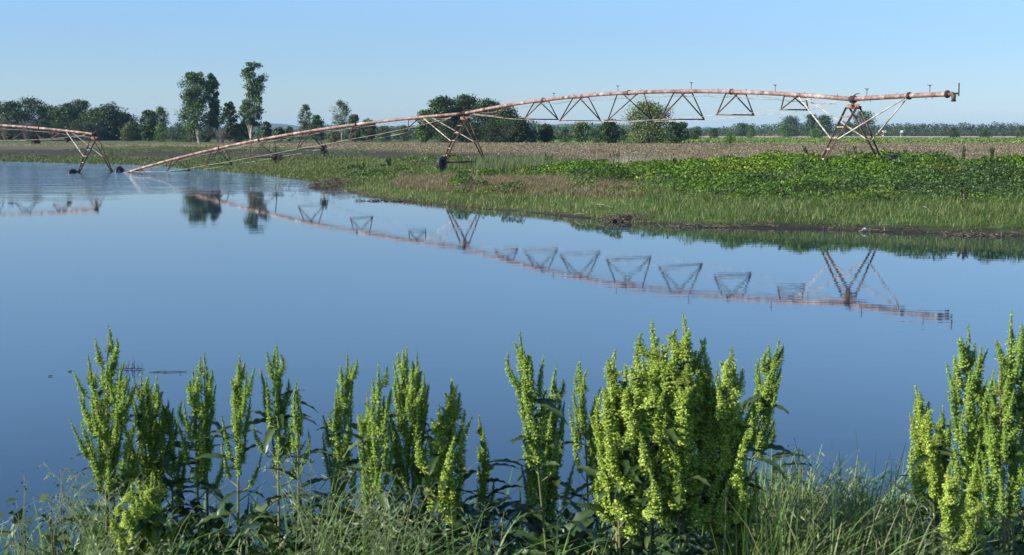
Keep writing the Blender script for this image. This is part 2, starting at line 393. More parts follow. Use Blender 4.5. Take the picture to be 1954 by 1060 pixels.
# ------------------------------------------------------------------ hills
def hills():
    m, t, out = newmat('wooded_hills')
    tc = node(t, 'ShaderNodeTexCoord'); nz = node(t, 'ShaderNodeTexNoise', i_Scale=0.02, i_Detail=8.0, i_Roughness=.7)
    t.links.new(tc.outputs['Object'], nz.inputs['Vector'])
    r = ramp(t, [(0.35, (0.02, 0.04, 0.015)), (0.65, (0.07, 0.10, 0.04))]); t.links.new(nz.outputs[0], r.inputs[0])
    p = node(t, 'ShaderNodeBsdfPrincipled', i_Roughness=1.0); t.links.new(r.outputs[0], p.inputs['Base Color']); t.links.new(p.outputs[0], out.inputs[0])
    D = 4300.0
    prof = [(-600, 246), (-200, 243), (200, 246), (440, 242), (490, 237.5), (520, 236), (550, 238), (565, 242), (585, 239.5), (620, 238.5), (660, 240), (690, 243),
            (760, 241), (850, 243), (960, 240), (1030, 238), (1080, 236.5), (1130, 237.5), (1180, 238), (1230, 242), (1290, 245), (1340, 244), (1400, 247), (1500, 249), (1700, 250), (2100, 248), (2600, 246)]
    P = np.array(prof, float)
    xs = np.arange(-600, 2600, 4.0); ty = np.interp(xs, P[:, 0], P[:, 1]) + (fnoise(xs, 0 * xs, 26, 2) - .5) * 2.6
    V = []; n = len(xs)
    for dd, k in ((-900, 0.0), (-600, .35), (-300, .75), (0, 1.0), (500, .8), (1200, 0.0)):
        for x, y in zip(xs, ty):
            top = at(x, y, D); zz = (top.z) * k * (0.92 + .16 * float(vnoise(x, dd, 30, 6)) if 0 < k < 1 else 1) + (0.5 if k == 0 else 0)
            V.append((top.x, D + dd, zz))
    F = [(r * n + i, r * n + i + 1, (r + 1) * n + i + 1, (r + 1) * n + i) for r in range(5) for i in range(n - 1)]
    q = QB(); q.add(V, F); o = q.build('hills', m, smooth=True); tag(o, kind='structure')
hills()

# ------------------------------------------------------------------ trees
DKG = [(0.022, 0.054, 0.010), (0.036, 0.075, 0.014), (0.052, 0.095, 0.018)]
WDG = [(0.036, 0.075, 0.014), (0.055, 0.10, 0.02), (0.07, 0.12, 0.028)]
MDG = [(0.040, 0.085, 0.020), (0.065, 0.12, 0.03), (0.05, 0.10, 0.03)]
LTG = [(0.09, 0.14, 0.045), (0.12, 0.17, 0.06), (0.075, 0.12, 0.035)]
BRG = [(0.08, 0.17, 0.02), (0.11, 0.21, 0.03), (0.06, 0.13, 0.02)]
COT = [(0.06, 0.12, 0.035), (0.085, 0.155, 0.05), (0.11, 0.19, 0.065)]
WIL = [(0.14, 0.19, 0.06), (0.18, 0.23, 0.08), (0.11, 0.16, 0.045)]
YEL = [(0.10, 0.12, 0.03), (0.13, 0.15, 0.04), (0.08, 0.10, 0.03)]
def tree(name, px, top, wpx, D, kind, cols, label, cat='tree', group=None, seed=0, base=None, trunk_px=None, n_leaf=3600):
    n_leaf = int(n_leaf * 1.35)
    rs = np.random.RandomState(seed + int(px * 7) + int(top * 13)); np.random.seed(rs.randint(1 << 30))
    rnd = random.Random(int(px * 31 + top))
    c = at(px, top, D); H_top = c.z
    bx = c.x if trunk_px is None else at(trunk_px, top, D).x
    gz = float(ground(np.array([bx]), np.array([D]))[0]) - 0.1 if base is None else base
    H = H_top - gz; W = wpx / F_PX * D / 2
    o = empty(name, (bx, D, gz)); tag(o, label, cat, group)
    T = QB(); Lf = QB()
    off = c.x - bx
    lo = {'round': .10, 'tall': .14, 'sparse': .34, 'bush': .0, 'willow': .12, 'dead': .1, 'cotton': .22}[kind]
    lsz = {'bush': .28, 'sparse': .36}.get(kind, .46) * (D / 380) ** .8
    tr_r = 0.010 * H + 0.03
    tb = np.array([bx, D, gz]); tt = np.array([c.x, D, gz + H * .86])
    k = 7; tp = []
    for i in range(k):
        f = i / (k - 1); p = tb * (1 - f) + tt * f
        p[0] = bx + off * f ** .7 + rs.normal(0, .012 * H) * (f > 0); p[1] += rs.normal(0, .012 * H) * (f > 0); tp.append(p)
    rad = [tr_r * (1.25 - f / (k - 1) * 1.1) for f in range(k)]
    if kind not in ('bush', 'dead'): tube(T, tp, rad, 6)
    else:
        for i in range(7 if kind == 'bush' else 26):
            e = tb + np.array([rs.normal(0, W * .55), rs.normal(0, W * .5), H * rs.uniform(.55, 1.0)])
            mid = (tb + e) / 2 + np.array([rs.normal(0, .1 * W), 0, .08 * H]); s0 = tb + np.array([rs.normal(0, .12 * W), rs.normal(0, .12 * W), 0])
            tube(T, [s0, mid, e], ([.012 * H + .012, .008 * H + .01, .012] if kind == 'bush' else [.035, .025, .012]), 4)
            if kind == 'dead':
                for j in range(7):
                    f = rs.uniform(.3, .95); a = s0 * (1 - f) + e * f
                    b = a + np.array([rs.normal(0, .25 * W), rs.normal(0, .25 * W), rs.uniform(.03, .2) * H]); tube(T, [a, (a + b) / 2 + rs.normal(0, .03 * W, 3), b], [.02, .016, .008], 4)
    # clumps inside a crown envelope
    def env(f):   # half width at relative height f (0..1 within crown)
        if kind in ('round', 'willow'): return math.sqrt(max(.05, 1 - (abs(f - .42) / .62) ** 2.6))
        if kind == 'tall': return (1 - abs(f - .42) * 1.25) * .9 + .12
        if kind == 'cotton': return math.sqrt(max(.10, 1 - (abs(f - .45) / .60) ** 2.2)) * (0.78 + .22 * math.sin(f * 9 + px))
        if kind == 'sparse': return math.sin(math.pi * min(1, f * .8 + .16)) ** .8
        return math.sqrt(max(0, 1 - (f * .96) ** 2.2))
    nc = {'round': 60, 'tall': 46, 'sparse': 26, 'bush': 30, 'willow': 80, 'cotton': 74, 'dead': 0}[kind]
    for i in range(nc):
        f = (i + rs.rand()) / nc; hh = gz + H * (lo + (1 - lo) * f * .965)
        ax = c.x * min(1, f + .35) + bx * (1 - min(1, f + .35)); er = env(f) * W
        ang = rs.rand() * 2 * math.pi; rr = max(er - (.12 if kind in ('cotton', 'tall') else .28) * W, .3 * er) * math.sqrt(rs.uniform(.08, 1)) * 1.05
        cc = np.array([ax + rr * math.cos(ang), D + rr * math.sin(ang) * .9, hh])
        cr = W * (rs.uniform(.17, .36) if kind in ('cotton', 'tall') else rs.uniform(.22, .44)) * (0.8 if f > .85 else 1)
        cr = max(cr, .5)
        if f > .93: cc[2] = gz + H - cr * rs.uniform(.85, 1.5)
        n = int(n_leaf / nc * rs.uniform(.6, 1.4) * (.7 if kind == 'sparse' else 1))
        v = unit(np.random.normal(size=(n, 3))); rr2 = np.random.rand(n, 1) ** .45 * (1 + .22 * np.abs(np.random.normal(size=(n, 1)))) * (1.25 if kind == 'sparse' else 1)
        sq = np.array([1.12, 1.12, .82]); C = cc + v * rr2 * cr * sq
        C[:, 2] = np.maximum(C[:, 2], gz + .05)
        if kind == 'willow': C[:, 2] -= np.random.rand(n) ** 2 * cr * .5
        nr = unit(v * .9 + np.random.normal(size=(n, 3)) * .42 + np.array([0, 0, .25]))
        axs = np.random.normal(size=(n, 3)) + np.array([0, 0, -.4])
        s = lsz * np.random.uniform(.55, 1.25, n)
        shade = rs.uniform(.85, 1.15)
        leaves(Lf, C, axs, nr, s, s * .72, pal(n, cols) * shade)
        if kind not in ('bush',) and i % 2 == 0:
            fi = min(k - 1, max(3 if kind == 'cotton' else 1, int((hh - gz - H * .12) / H / .86 * (k - 1)))); a = tp[fi - 1] * .6 + tp[fi] * .4
            mid = (a + cc) / 2 + np.array([0, 0, -.03 * H]); r0 = rad[fi] * .5
            tube(T, [a, mid, cc], [r0, r0 * .7, r0 * .25], 4)
        elif i % 3 == 0:
            tube(T, [tb, (tb + cc) / 2, cc], [.05, .035, .015], 4)
    pale = kind in ('cotton', 'sparse')
    T.build('trunk' if kind != 'dead' else 'branches', M_PALEBARK if pale else M_BARK, o)
    if Lf.n: Lf.build('crown', M_LEAF, o)
    return o

GR = 'dense trees of the wood at the left'
W1 = [(-18, 193, 62, 455, 'dark leafy tree cut off by the left edge of the photo'),
      (20, 190, 54, 440, 'dark rounded tree of the left wood, nearest the left edge behind the pipe'),
      (60, 187, 56, 450, 'tallest dark rounded tree at the left end of the wood'),
      (97, 197, 50, 465, 'dark tree in the left wood, in the dip of its skyline'),
      (128, 196, 46, 440, 'dark leafy tree in the wood, just left of the twin bumps above the ladder tower'),
      (154, 193, 46, 450, 'dark leafy tree in the wood forming the bump above the ladder tower'),
      (180, 204, 50, 435, 'dark tree in the wood directly behind the top of the flooded tower'),
      (206, 201, 58, 425, 'broad black-green tree near the right end of the left wood'),
      (233, 212, 46, 430, 'black-green tree sloping down at the right end of the left wood'),
      (253, 233, 36, 420, 'lowest and last dark tree at the right end of the left wood')]
for i, (px, tp_, wd, D, lb) in enumerate(W1):
    tree('tree', px, tp_ + [0, 3, -1, 4, 0, -3, 2, -2, 3, 0][i], wd * 1.3, D, 'round', DKG if i % 3 else WDG, lb, 'tree', GR, seed=i, n_leaf=5200)
UL = ['first', 'second', 'third', 'fourth', 'fifth', 'sixth', 'seventh', 'eighth']
for i, px in enumerate((5, 42, 80, 112, 142, 168, 192, 220)):
    tree('shrub', px, 226 + (i * 5) % 9, 44, 405 + i * 3, 'bush', DKG, 'dark understorey shrub at the foot of the left wood, ' + UL[i] + ' from the left', 'shrub', 'understorey shrubs of the left wood', seed=i, n_leaf=1500)
tree('bare_shrub', 50, 223, 34, 398, 'dead', DKG, 'grey leafless shrub with fine twigs in front of the left wood', 'shrub')
tree('bare_shrub', 8, 226, 30, 398, 'dead', DKG, 'grey leafless shrub at the left edge, in front of the wood', 'shrub')
tree('shrub', 243, 240, 34, 392, 'bush', YEL, 'yellow-olive shrub standing in front of the right end of the left wood', 'shrub', n_leaf=1500)
tree('tree', 283, 209, 38, 385, 'round', DKG, 'small dark oval tree in the gap between the left wood and the cottonwoods')
tree('tree', 306, 204, 32, 400, 'sparse', LTG, 'thin pale-green tree with bare twigs, right beside the small dark oval tree')
tree('shrub', 307, 233, 32, 378, 'bush', BRG, 'bright green upright shrub below the thin pale tree', 'shrub', n_leaf=1500)
tree('shrub', 341, 234, 54, 385, 'bush', MDG, 'wide dark green shrub left of the cottonwood trunks', 'shrub', n_leaf=2200)
CG = 'tall cottonwoods on the far bank'
tree('cottonwood', 371, 137, 76, 350, 'cotton', COT, 'broad tall cottonwood, left one of the touching pair', 'tree', CG, trunk_px=376, n_leaf=8500)
tree('cottonwood', 404, 140, 38, 352, 'cotton', COT, 'narrow tall cottonwood with pale trunk, right one of the touching pair', 'tree', CG, trunk_px=413, n_leaf=4200)
tree('cottonwood', 484, 118, 52, 350, 'cotton', COT, 'tallest narrow cottonwood, standing alone on the right', 'tree', CG, trunk_px=476, n_leaf=6500)
tree('tree', 470, 190, 34, 358, 'tall', DKG, 'dark lower growth of a tree against the trunk of the tallest cottonwood', n_leaf=2600)
tree('tree', 437, 194, 40, 345, 'tall', DKG, 'dark pointed tree between the cottonwood pair and the tallest cottonwood')
tree('shrub', 362, 236, 44, 362, 'bush', MDG, 'green shrub at the foot of the broad cottonwood', 'shrub', n_leaf=1700)
tree('shrub', 397, 238, 34, 364, 'bush', DKG, 'dark shrub between the two trunks of the cottonwood pair', 'shrub', n_leaf=1500)
tree('shrub', 452, 236, 46, 352, 'bush', DKG, 'dark shrub at the foot of the dark pointed tree', 'shrub', n_leaf=1700)
tree('bare_shrub', 424, 240, 30, 338, 'dead', DKG, 'brown leafless shrub right of the cottonwood pair', 'shrub')
tree('tree', 509, 232, 20, 370, 'tall', DKG, 'small dark cone-shaped tree just right of the tallest cottonwood', n_leaf=1300)
tree('tree', 532, 243, 22, 380, 'round', DKG, 'very small dark tree right of the cone-shaped one', n_leaf=1100)
tree('tree', 552, 241, 18, 390, 'round', MDG, 'very small mid-green tree above the rising pipe', n_leaf=1000)
tree('tree', 583, 199, 28, 360, 'sparse', LTG, 'slender pale-green tree, left of the two that stand free above the rising pipe', n_leaf=2200)
tree('tree', 604, 219, 30, 372, 'round', MDG, 'low grey-green tree touching the slender pale tree on its right', n_leaf=2200)
tree('tree', 650, 191, 40, 340, 'sparse', LTG, 'airy pale-green tree with a crooked visible trunk, above the rising pipe', trunk_px=652, n_leaf=2300)
tree('tree', 676, 218, 28, 350, 'round', MDG, 'small green tree right of the airy crooked tree', n_leaf=2000)
tree('tree', 703, 227, 40, 365, 'round', MDG, 'low rounded green tree half hidden by the pipe', n_leaf=2000)
tree('shrub', 640, 247, 30, 335, 'bush', YEL, 'olive shrub at the foot of the airy crooked tree', 'shrub', n_leaf=1200)
tree('shrub', 735, 240, 36, 370, 'bush', MDG, 'green shrub below the pipe right of the low rounded tree', 'shrub', n_leaf=1400)
tree('shrub', 770, 238, 40, 380, 'bush', MDG, 'green shrub below the pipe left of the big dark thicket', 'shrub', n_leaf=1400)
tree('tree', 812, 209, 36, 300, 'round', BRG, 'bright green young tree against the left side of the dark thicket', n_leaf=2800)
TG = 'dark thicket behind the middle tower'
for i, (px, tp_, wd, D, lb) in enumerate([
      (846, 183, 48, 330, 'dark tree at the left shoulder of the thicket behind the middle tower'),
      (884, 180, 56, 335, 'highest dark tree of the thicket, right above the middle tower'),
      (934, 189, 48, 330, 'dark tree of the thicket just right of the middle tower'),
      (964, 203, 42, 325, 'dark tree of the thicket behind the first triangle right of the middle tower'),
      (985, 226, 38, 318, 'low dark tree at the right foot of the thicket')]):
    tree('tree', px, tp_, wd * 1.55, D, 'round', DKG, lb, 'tree', TG, seed=i, n_leaf=7500)
for i, (px, lb) in enumerate([(852, 'dark shrub low in the thicket, left of the ladder of the middle tower'), (893, 'dark shrub low in the thicket, right behind the middle tower'),
        (935, 'dark shrub low in the thicket, right of the middle tower legs'), (968, 'dark shrub low in the thicket, at its right end')]):
    tree('shrub', px, 228, 54, 312, 'bush', DKG, lb, 'shrub', 'shrubs at the foot of the thicket', seed=i, n_leaf=2600)
tree('tree', 1043, 237, 34, 330, 'round', DKG, 'low dark bushy tree below the second triangle of the truss', n_leaf=1800)
tree('shrub', 1018, 247, 34, 322, 'bush', DKG, 'dark shrub right of the thicket', 'shrub', n_leaf=1300)
tree('shrub', 1078, 243, 36, 335, 'bush', MDG, 'mid-green shrub right of the low dark bushy tree', 'shrub', n_leaf=1300)
tree('tree', 1110, 233, 40, 325, 'round', LTG, 'light olive bushy tree below the third triangle of the truss', n_leaf=2000)
tree('shrub', 1136, 246, 32, 318, 'bush', DKG, 'dark shrub between the light olive tree and the round one with a stem', 'shrub', n_leaf=1300)
tree('tree', 1163, 228, 46, 292, 'round', DKG, 'dark rounded tree on a short visible stem, left of the big willow', n_leaf=2800)
tree('shrub', 1190, 246, 30, 330, 'bush', MDG, 'green shrub between the round tree and the big willow', 'shrub', n_leaf=1100)
tree('willow', 1240, 193, 94, 287, 'willow', WIL, 'big broad olive-green willow below the middle of the truss', n_leaf=7000)
tree('tree', 1286, 232, 36, 300, 'round', DKG, 'dark low tree touching the right side of the big willow', n_leaf=1700)
tree('tree', 1300, 233, 34, 330, 'round', MDG, 'mid-green low tree second to the right of the big willow', n_leaf=1700)
tree('shrub', 1328, 243, 34, 420, 'bush', DKG, 'dark shrub at the left end of the right-hand hedgerow', 'shrub', n_leaf=1300)
BG = 'distant grey-green trees behind the end tower'
for i, (px, tp_, wd, D, lb) in enumerate([
      (1418, 236, 40, 900, 'distant small rounded tree below the sixth triangle of the truss'),
      (1510, 222, 50, 900, 'distant rounded tree left of the end tower, leftmost of the higher ones'),
      (1548, 217, 34, 920, 'distant upright tree left of the end tower, middle one'),
      (1574, 219, 36, 900, 'distant upright tree seen beside the ladder of the end tower'),
      (1612, 234, 40, 940, 'low distant tree seen between the legs of the end tower'),
      (1648, 210, 50, 880, 'distant round-headed tree just right of the top of the end tower')]):
    tree('tree', px, tp_, wd, D, 'round', MDG, lb, 'tree', BG, seed=i, n_leaf=2200)
for px, tp_, wd, D, cols, lb in [(1362, 244, 22, 520, MDG, 'small upright bush in the hedgerow, below the sixth triangle of the truss'),
      (1432, 239, 26, 560, BRG, 'bright green bush in the hedgerow, left of the seventh triangle'),
      (1496, 237, 30, 560, BRG, 'green bush in the hedgerow left of the ladder of the end tower'),
      (1556, 246, 34, 520, BRG, 'bright rounded bush in the hedgerow at the ladder of the end tower'),
      (1820, 244, 28, 640, DKG, 'dark bush standing up from the hedgerow below the end of the boom'),
      (1880, 249, 30, 640, DKG, 'dark low bush in the hedgerow right of the boom end'),
      (1950, 240, 30, 620, DKG, 'dark bush at the right edge of the photo')]:
    tree('shrub', px, tp_, wd, D, 'bush', cols, lb, 'shrub', n_leaf=1000)
tree('sapling', 1393, 254, 16, 172, 'sparse', BRG, 'young sapling alone in the brown stubble field below the sixth triangle', 'sapling', n_leaf=500)

def leaf_mass(name, crowns, cols, label, lsz, per, cat='wood'):
    np.random.seed(len(crowns)); Lf = QB(); T = []
    for (x, y, z0, z1, r) in crowns:
        n = per; v = unit(np.random.normal(size=(n, 3))); k = np.random.rand(n, 1) ** .4
        C = np.array([x, y, (z0 + z1) / 2]) + v * k * np.array([r, r, (z1 - z0) / 2])
        s = lsz * np.random.uniform(.5, 1.2, n)
        leaves(Lf, C, np.random.normal(size=(n, 3)), unit(v + np.random.normal(size=(n, 3)) * .6), s, s * .8, pal(n, cols) * np.random.uniform(.8, 1.2))
    o = Lf.build(name, M_LEAF); tag(o, label, cat, kind='stuff'); return o
rs = np.random.RandomState(3)
cr = []
for px in np.arange(1672, 2500, 6.0):                               # far wood on the right
    D = 1110 + rs.uniform(-30, 60); p = at(px, 234 + rs.uniform(-2.2, 2.5) + 5 * math.exp(-(px - 1672) / 14), D)
    cr.append((p.x, D, .5, p.z * rs.uniform(.9, 1.04), rs.uniform(2.6, 5.5)))
    cr.append((p.x, D - 8, .5, p.z * .6, rs.uniform(3.5, 5)))
leaf_mass('far_wood', cr, DKG + MDG, 'long dark blue-green wood along the horizon at the right', 1.2, 260)
cr = []
FW = np.array([(-700, 236), (250, 240), (520, 247), (560, 246), (600, 240), (640, 238), (700, 243), (760, 238), (830, 240), (990, 226), (1008, 224), (1025, 232), (1050, 240), (1090, 238), (1130, 233), (1180, 236), (1240, 240), (1300, 241), (1340, 243), (1380, 240), (1450, 237), (1500, 233), (1540, 234), (1580, 235), (1672, 238)], float)
for px in np.arange(-600, 1672, 7.0):
    D = 1150 + rs.uniform(-60, 60) - (260 if 940 < px < 1040 else 0); p = at(px, np.interp(px, FW[:, 0], FW[:, 1]) + rs.uniform(-2.5, 3), D)
    cr.append((p.x, D, .5, p.z, rs.uniform(3.5, 5.5)))
leaf_mass('distant_woodland', cr, MDG, 'uneven belt of hazy blue-green woodland along the horizon behind the nearer trees', 1.5, 150)
cr = []
for px in np.arange(1310, 2500, 5.0):
    D = 1010 + rs.uniform(-25, 25); p = at(px, 248.5 + rs.uniform(-2.5, 3), D)
    cr.append((p.x, D, .9, max(p.z, 3.0), rs.uniform(1.8, 3.4)))
leaf_mass('hedgerow', cr, [(0.03, 0.05, 0.02), (0.055, 0.075, 0.025), (0.09, 0.08, 0.04)], 'low dark hedgerow of mixed shrubs at the far edge of the right field', .8, 90, 'hedge')
cr = []
for px in np.arange(-600, 1330, 6.0):
    D = 470 + rs.uniform(-30, 60); p = at(px, 254 + rs.uniform(-5, 3), D)
    cr.append((p.x, D, 1.0, max(p.z, 2.2), rs.uniform(1.5, 3.0)))
leaf_mass('field_edge_scrub', cr, [(0.04, 0.07, 0.02), (0.07, 0.12, 0.03), (0.10, 0.13, 0.04)], 'low green scrub along the far edge of the left and middle fields', .7, 110, 'scrub')

# small farm buildings glimpsed through the hedgerow
def shed(px0, px1, ytop, D, wall, roof, label, name='barn'):
    a = at(px0, ytop, D); b = at(px1, ytop, D); w_ = b.x - a.x; z1 = a.z; g0 = 1.4; dp = w_ * .8
    o = empty(name, ((a.x + b.x) / 2, D, g0)); tag(o, label, 'building'); zw = g0 + (z1 - g0) * .62
    q = QB(); x0, x1 = a.x, b.x
    V = [(x0, D, g0), (x1, D, g0), (x1, D + dp, g0), (x0, D + dp, g0), (x0, D, zw), (x1, D, zw), (x1, D + dp, zw), (x0, D + dp, zw)]
    q.add(V, [(0, 1, 5, 4), (1, 2, 6, 5), (2, 3, 7, 6), (3, 0, 4, 7)]); q.build('wall', wall, o)
    q = QB(); e = w_ * .04; V = [(x0 - e, D - e, zw), (x1 + e, D - e, zw), (x1 + e, D + dp / 2, z1), (x0 - e, D + dp / 2, z1), (x1 + e, D + dp + e, zw), (x0 - e, D + dp + e, zw)]
    q.add(V, [(0, 1, 2, 3), (3, 2, 4, 5), (0, 1, 4, 5)]); q.build('roof', roof, o)
    q = QB(); bar(q, ((x0 + x1) / 2, D - .08, g0 + .1), ((x0 + x1) / 2, D - .08, g0 + (zw - g0) * .8), w_ * .22, .1, up=(0, 1, 0)); q.build('door', M_DARK, o)
M_WHITE = solid_mat('white_boards', (0.6, 0.6, 0.58), (0.75, 0.75, 0.74), 1.0, .7)
M_REDROOF = solid_mat('red_roof', (0.30, 0.055, 0.035), (0.42, 0.08, 0.05), 1.0, .7)
shed(1562, 1576, 247.6, 1045, M_WHITE, M_REDROOF, 'small barn with red roof half hidden by the hedgerow behind the end tower')
shed(1684, 1691, 249.4, 1047, M_WHITE, M_WHITE, 'tiny white shed in the hedgerow right of the end tower legs', 'shed')
shed(1719, 1724, 249.4, 1048, M_WHITE, M_WHITE, 'tiniest white shed, below the boom end, second right of the end tower', 'shed')

# ------------------------------------------------------------------ bank vegetation (uncountable cover)
def scatter(N, x0, x1, y0, y1, seed, inv=1.0):
    rs_ = np.random.RandomState(seed); x = rs_.uniform(x0, x1, N); u = rs_.rand(N)
    y = (y0 ** (1 - inv) * (1 - u) + y1 ** (1 - inv) * u) ** (1 / (1 - inv)) if inv != 1 else y0 * (y1 / y0) ** u
    return x, y
def lush_mask(x, y):
    d = y - shore(x); n = fnoise(x, y, 7, 21) - .5; n2 = fnoise(x, y, 2.2, 22) - .5
    m = sm(d + n * 10, 7.5, 11) * sm(x + n * 8, 4.6, 9.5)                       # wide stand at the right
    m2 = sm(d, 22, 30) * sm(x + n * 6, 0, 3.5)                                   # band behind the dead grass
    blobs = sm(fnoise(x, y, 3.4, 40), .68, .75) * sm(d, 3, 7) * sm(x, -25, -5)   # isolated mounds
    
    edge = sm(y + (fnoise(x, y, 5, 41) - .5) * 14, 104, 97)
    return np.clip(np.maximum(np.maximum(m, m2), blobs) * (0.75 + n2), 0, 1) * np.where(x > -2, edge, 1)
def lush_height(x, y):
    d = y - shore(x)
    return (.08 + .75 * sm(fnoise(x, y, 3.0, 30), .25, .75) + .60 * vnoise(x, y, 1.2, 33) ** 1.6) * (0.55 + .45 * sm(d, 6, 18)) * (1 - .5 * sm(y, 76, 96)) * lush_mask(x, y) ** .5
# field ground cover: lush leafy stand
np.random.seed(11)
x, y = scatter(1150000, -20, 48, 50, 135, 5, 1.4)
d = y - shore(x); keep = (d > 3) & (np.abs(x) < y * .40 + 3) & (np.random.rand(len(x)) < lush_mask(x, y))
x = x[keep][:420000]; y = y[keep][:420000]; N = len(x)
mh = lush_height(x, y); u = np.random.rand(N) ** .35
z = ground(x, y) + mh * u
dx = (lush_height(x + .25, y) - mh) / .25; dy = (lush_height(x, y + .25) - mh) / .25
nr = unit(np.stack([-dx, -dy, np.ones(N)], 1) + np.random.normal(size=(N, 3)) * .45)
ax = np.random.normal(size=(N, 3)); ax[:, 2] = ax[:, 2] * .3 - .3
s = .100 * (y / 60) ** .75 * np.random.uniform(.5, 1.5, N)
hue = fnoise(x, y, 9, 50)[:, None]; yel = sm(fnoise(x, y, 2.0, 57), .55, .72)[:, None]; fr = sm(y - shore(x), 30, 12)[:, None]
cA = pal(N, [(0.10, 0.21, 0.015), (0.17, 0.30, 0.02), (0.07, 0.15, 0.014)]); cB = pal(N, [(0.06, 0.11, 0.035), (0.09, 0.14, 0.055), (0.045, 0.09, 0.025)], .25)
mixv = np.clip(fr * .7 + (hue - .5) * 1.6 + (vnoise(x, y, 1.7, 51)[:, None] - .5) * .8, 0, 1)
q = QB(); leaves(q, np.stack([x, y, z], 1), ax, nr, s, s * .7, (cA * (1 - mixv) + cB * mixv) * (1 + yel * np.array([.7, .25, .2])))
o = q.build('ground_cover', M_LEAF); tag(o, 'thick bright green leafy weeds covering the far bank', 'weeds', kind='stuff')

def bank_grass(name, label, N, reg, H, lean, Wd, cols, maskf, seed, inv=1.4, segs=2, cat='grass'):
    np.random.seed(seed); x, y = scatter(N, *reg, seed, inv)
    k = (y - shore(x) > .15) & (np.abs(x) < y * .41 + 4) & (np.random.rand(N) < maskf(x, y)); x = x[k]; y = y[k]; n = len(x)
    h = H * np.random.uniform(.5, 1.25, n) * (.6 + .8 * fnoise(x, y, 2.5, seed)); ln = np.random.normal(0, lean, (n, 2)) * h[:, None]
    q = QB(); blades(q, np.stack([x, y, ground(x, y) - .03], 1), h, ln, Wd * (y / 60) ** .8 * np.random.uniform(.6, 1.3, n), pal(n, cols), segs)
    o = q.build(name, M_GRASS); tag(o, label, cat, kind='stuff'); return o
bank_grass('bank_grass', 'mixed green and straw-tipped grass along the water edge of the far bank', 260000, (-45, 30, 48, 150), .30, .45, .022,
           [(0.12, 0.20, 0.035), (0.18, 0.24, 0.055), (0.25, 0.23, 0.10), (0.08, 0.14, 0.03)],
           lambda x, y: (1 - .6 * lush_mask(x, y)) * sm(y - shore(x) + (fnoise(x, y, 1.6, 90) - .5) * 3 - .5 * sm(x, 5, 15), .1, 1.4) * (1 - .6 * sm(y - shore(x), 18, 45)), 61)
bank_grass('tall_grass', 'taller fresh green grass on the right part of the far bank near the water', 60000, (6, 34, 46, 75), .36, .5, .024,
           [(0.10, 0.19, 0.035), (0.15, 0.23, 0.055), (0.08, 0.14, 0.03), (0.22, 0.22, 0.10)],
           lambda x, y: sm(y - shore(x), 1.5, 3.5) * sm(y - shore(x), 14, 8) * sm(fnoise(x, y, 3, 71), .4, .62), 62)
bank_grass('dead_grass', 'pinkish-brown dead grass patch on the middle of the far bank', 130000, (-9, 8.5, 60, 95), .36, .4, .020,
           [(0.26, 0.19, 0.12), (0.20, 0.15, 0.09), (0.33, 0.26, 0.17), (0.14, 0.13, 0.06)],
           lambda x, y: sm(y - shore(x), 6, 11) * sm(y - shore(x), 26, 19) * sm(x, -8, -5) * sm(x + (fnoise(x, y, 3, 9) - .5) * 5, 8, 4), 63)
bank_grass('reed_grass', 'tall blue-green reed grass standing right of the middle tower', 9000, (-2.6, 3.0, 92, 108), .85, .16, .02,
           [(0.09, 0.16, 0.045), (0.13, 0.19, 0.07), (0.18, 0.19, 0.09)], lambda x, y: sm(fnoise(x, y, 3, 4), .25, .5), 64)
bank_grass('field_weeds', 'low patchy green weeds on the flat field behind the flood water', 230000, (-75, 6, 90, 270), .22, .5, .05,
           [(0.09, 0.13, 0.03), (0.12, 0.18, 0.035), (0.06, 0.10, 0.025), (0.14, 0.14, 0.06)],
           lambda x, y: np.clip(sm(y - shore(x) - np.interp(x, [-50, -12, 0], [0, 36, 50]), 26, 10) * .9 + sm(fnoise(x, y, 9, 16), .48, .7) * .6 * sm(y - shore(x), 130, 60), 0, 1) * sm(y - shore(x), 0, 2), 65, 1.2)
bank_grass('stubble_weeds', 'thin scattered green weeds growing through the brown stubble field', 70000, (-60, 75, 104, 290), .16, .5, .05,
           [(0.12, 0.18, 0.04), (0.16, 0.22, 0.06), (0.09, 0.14, 0.03)], lambda x, y: sm(fnoise(x, y * .6, 7, 116), .50, .66) * .8 + .04, 66, 1.2)
for i, (xa, xb, ya, yb, lb) in enumerate([(6.2, 11.5, 86, 92, 'white bleached dead stalks in the weeds below the big willow'), (13.6, 17.4, 88, 94, 'white bleached dead stalks in the weeds left of the end tower')]):
    bank_grass('dead_stalks', lb, 700, (xa, xb, ya, yb), 1.0, .22, .022, [(0.5, 0.45, 0.36), (0.40, 0.35, 0.27)], lambda x, y: .9 + 0 * x, 70 + i, cat='stalks')
# stubble litter of the brown field
np.random.seed(81)
x, y = scatter(300000, -110, 120, 98, 330, 8, 1.5)
d = y - shore(x); n_ = (fnoise(x, y, 24, 12) - .5)
m_r = sm(x + n_ * 20, -8, 14) * sm(y + n_ * 10, 99, 106) * sm(y, 300, 285); m_l = (1 - sm(x + n_ * 20, -8, 14)) * sm(d + n_ * 14, 82, 94) * sm(y, 320, 305)
k = (np.abs(x) < y * .40 + 5) & (np.random.rand(len(x)) < np.maximum(m_r, m_l)); x = x[k]; y = y[k]; n = len(x)
q = QB(); C = np.stack([x, y, ground(x, y) + .05 + .06 * np.random.rand(n)], 1)
ax = np.random.normal(size=(n, 3)); ax[:, 2] = np.abs(ax[:, 2]) * .9; s = .13 * (y / 130) ** .8 * np.random.uniform(.5, 1.4, n)
leaves(q, C, ax, np.random.normal(size=(n, 3)), s, s * .42, pal(n, [(0.50, 0.41, 0.28), (0.24, 0.18, 0.12), (0.09, 0.07, 0.045), (0.34, 0.26, 0.17)]))
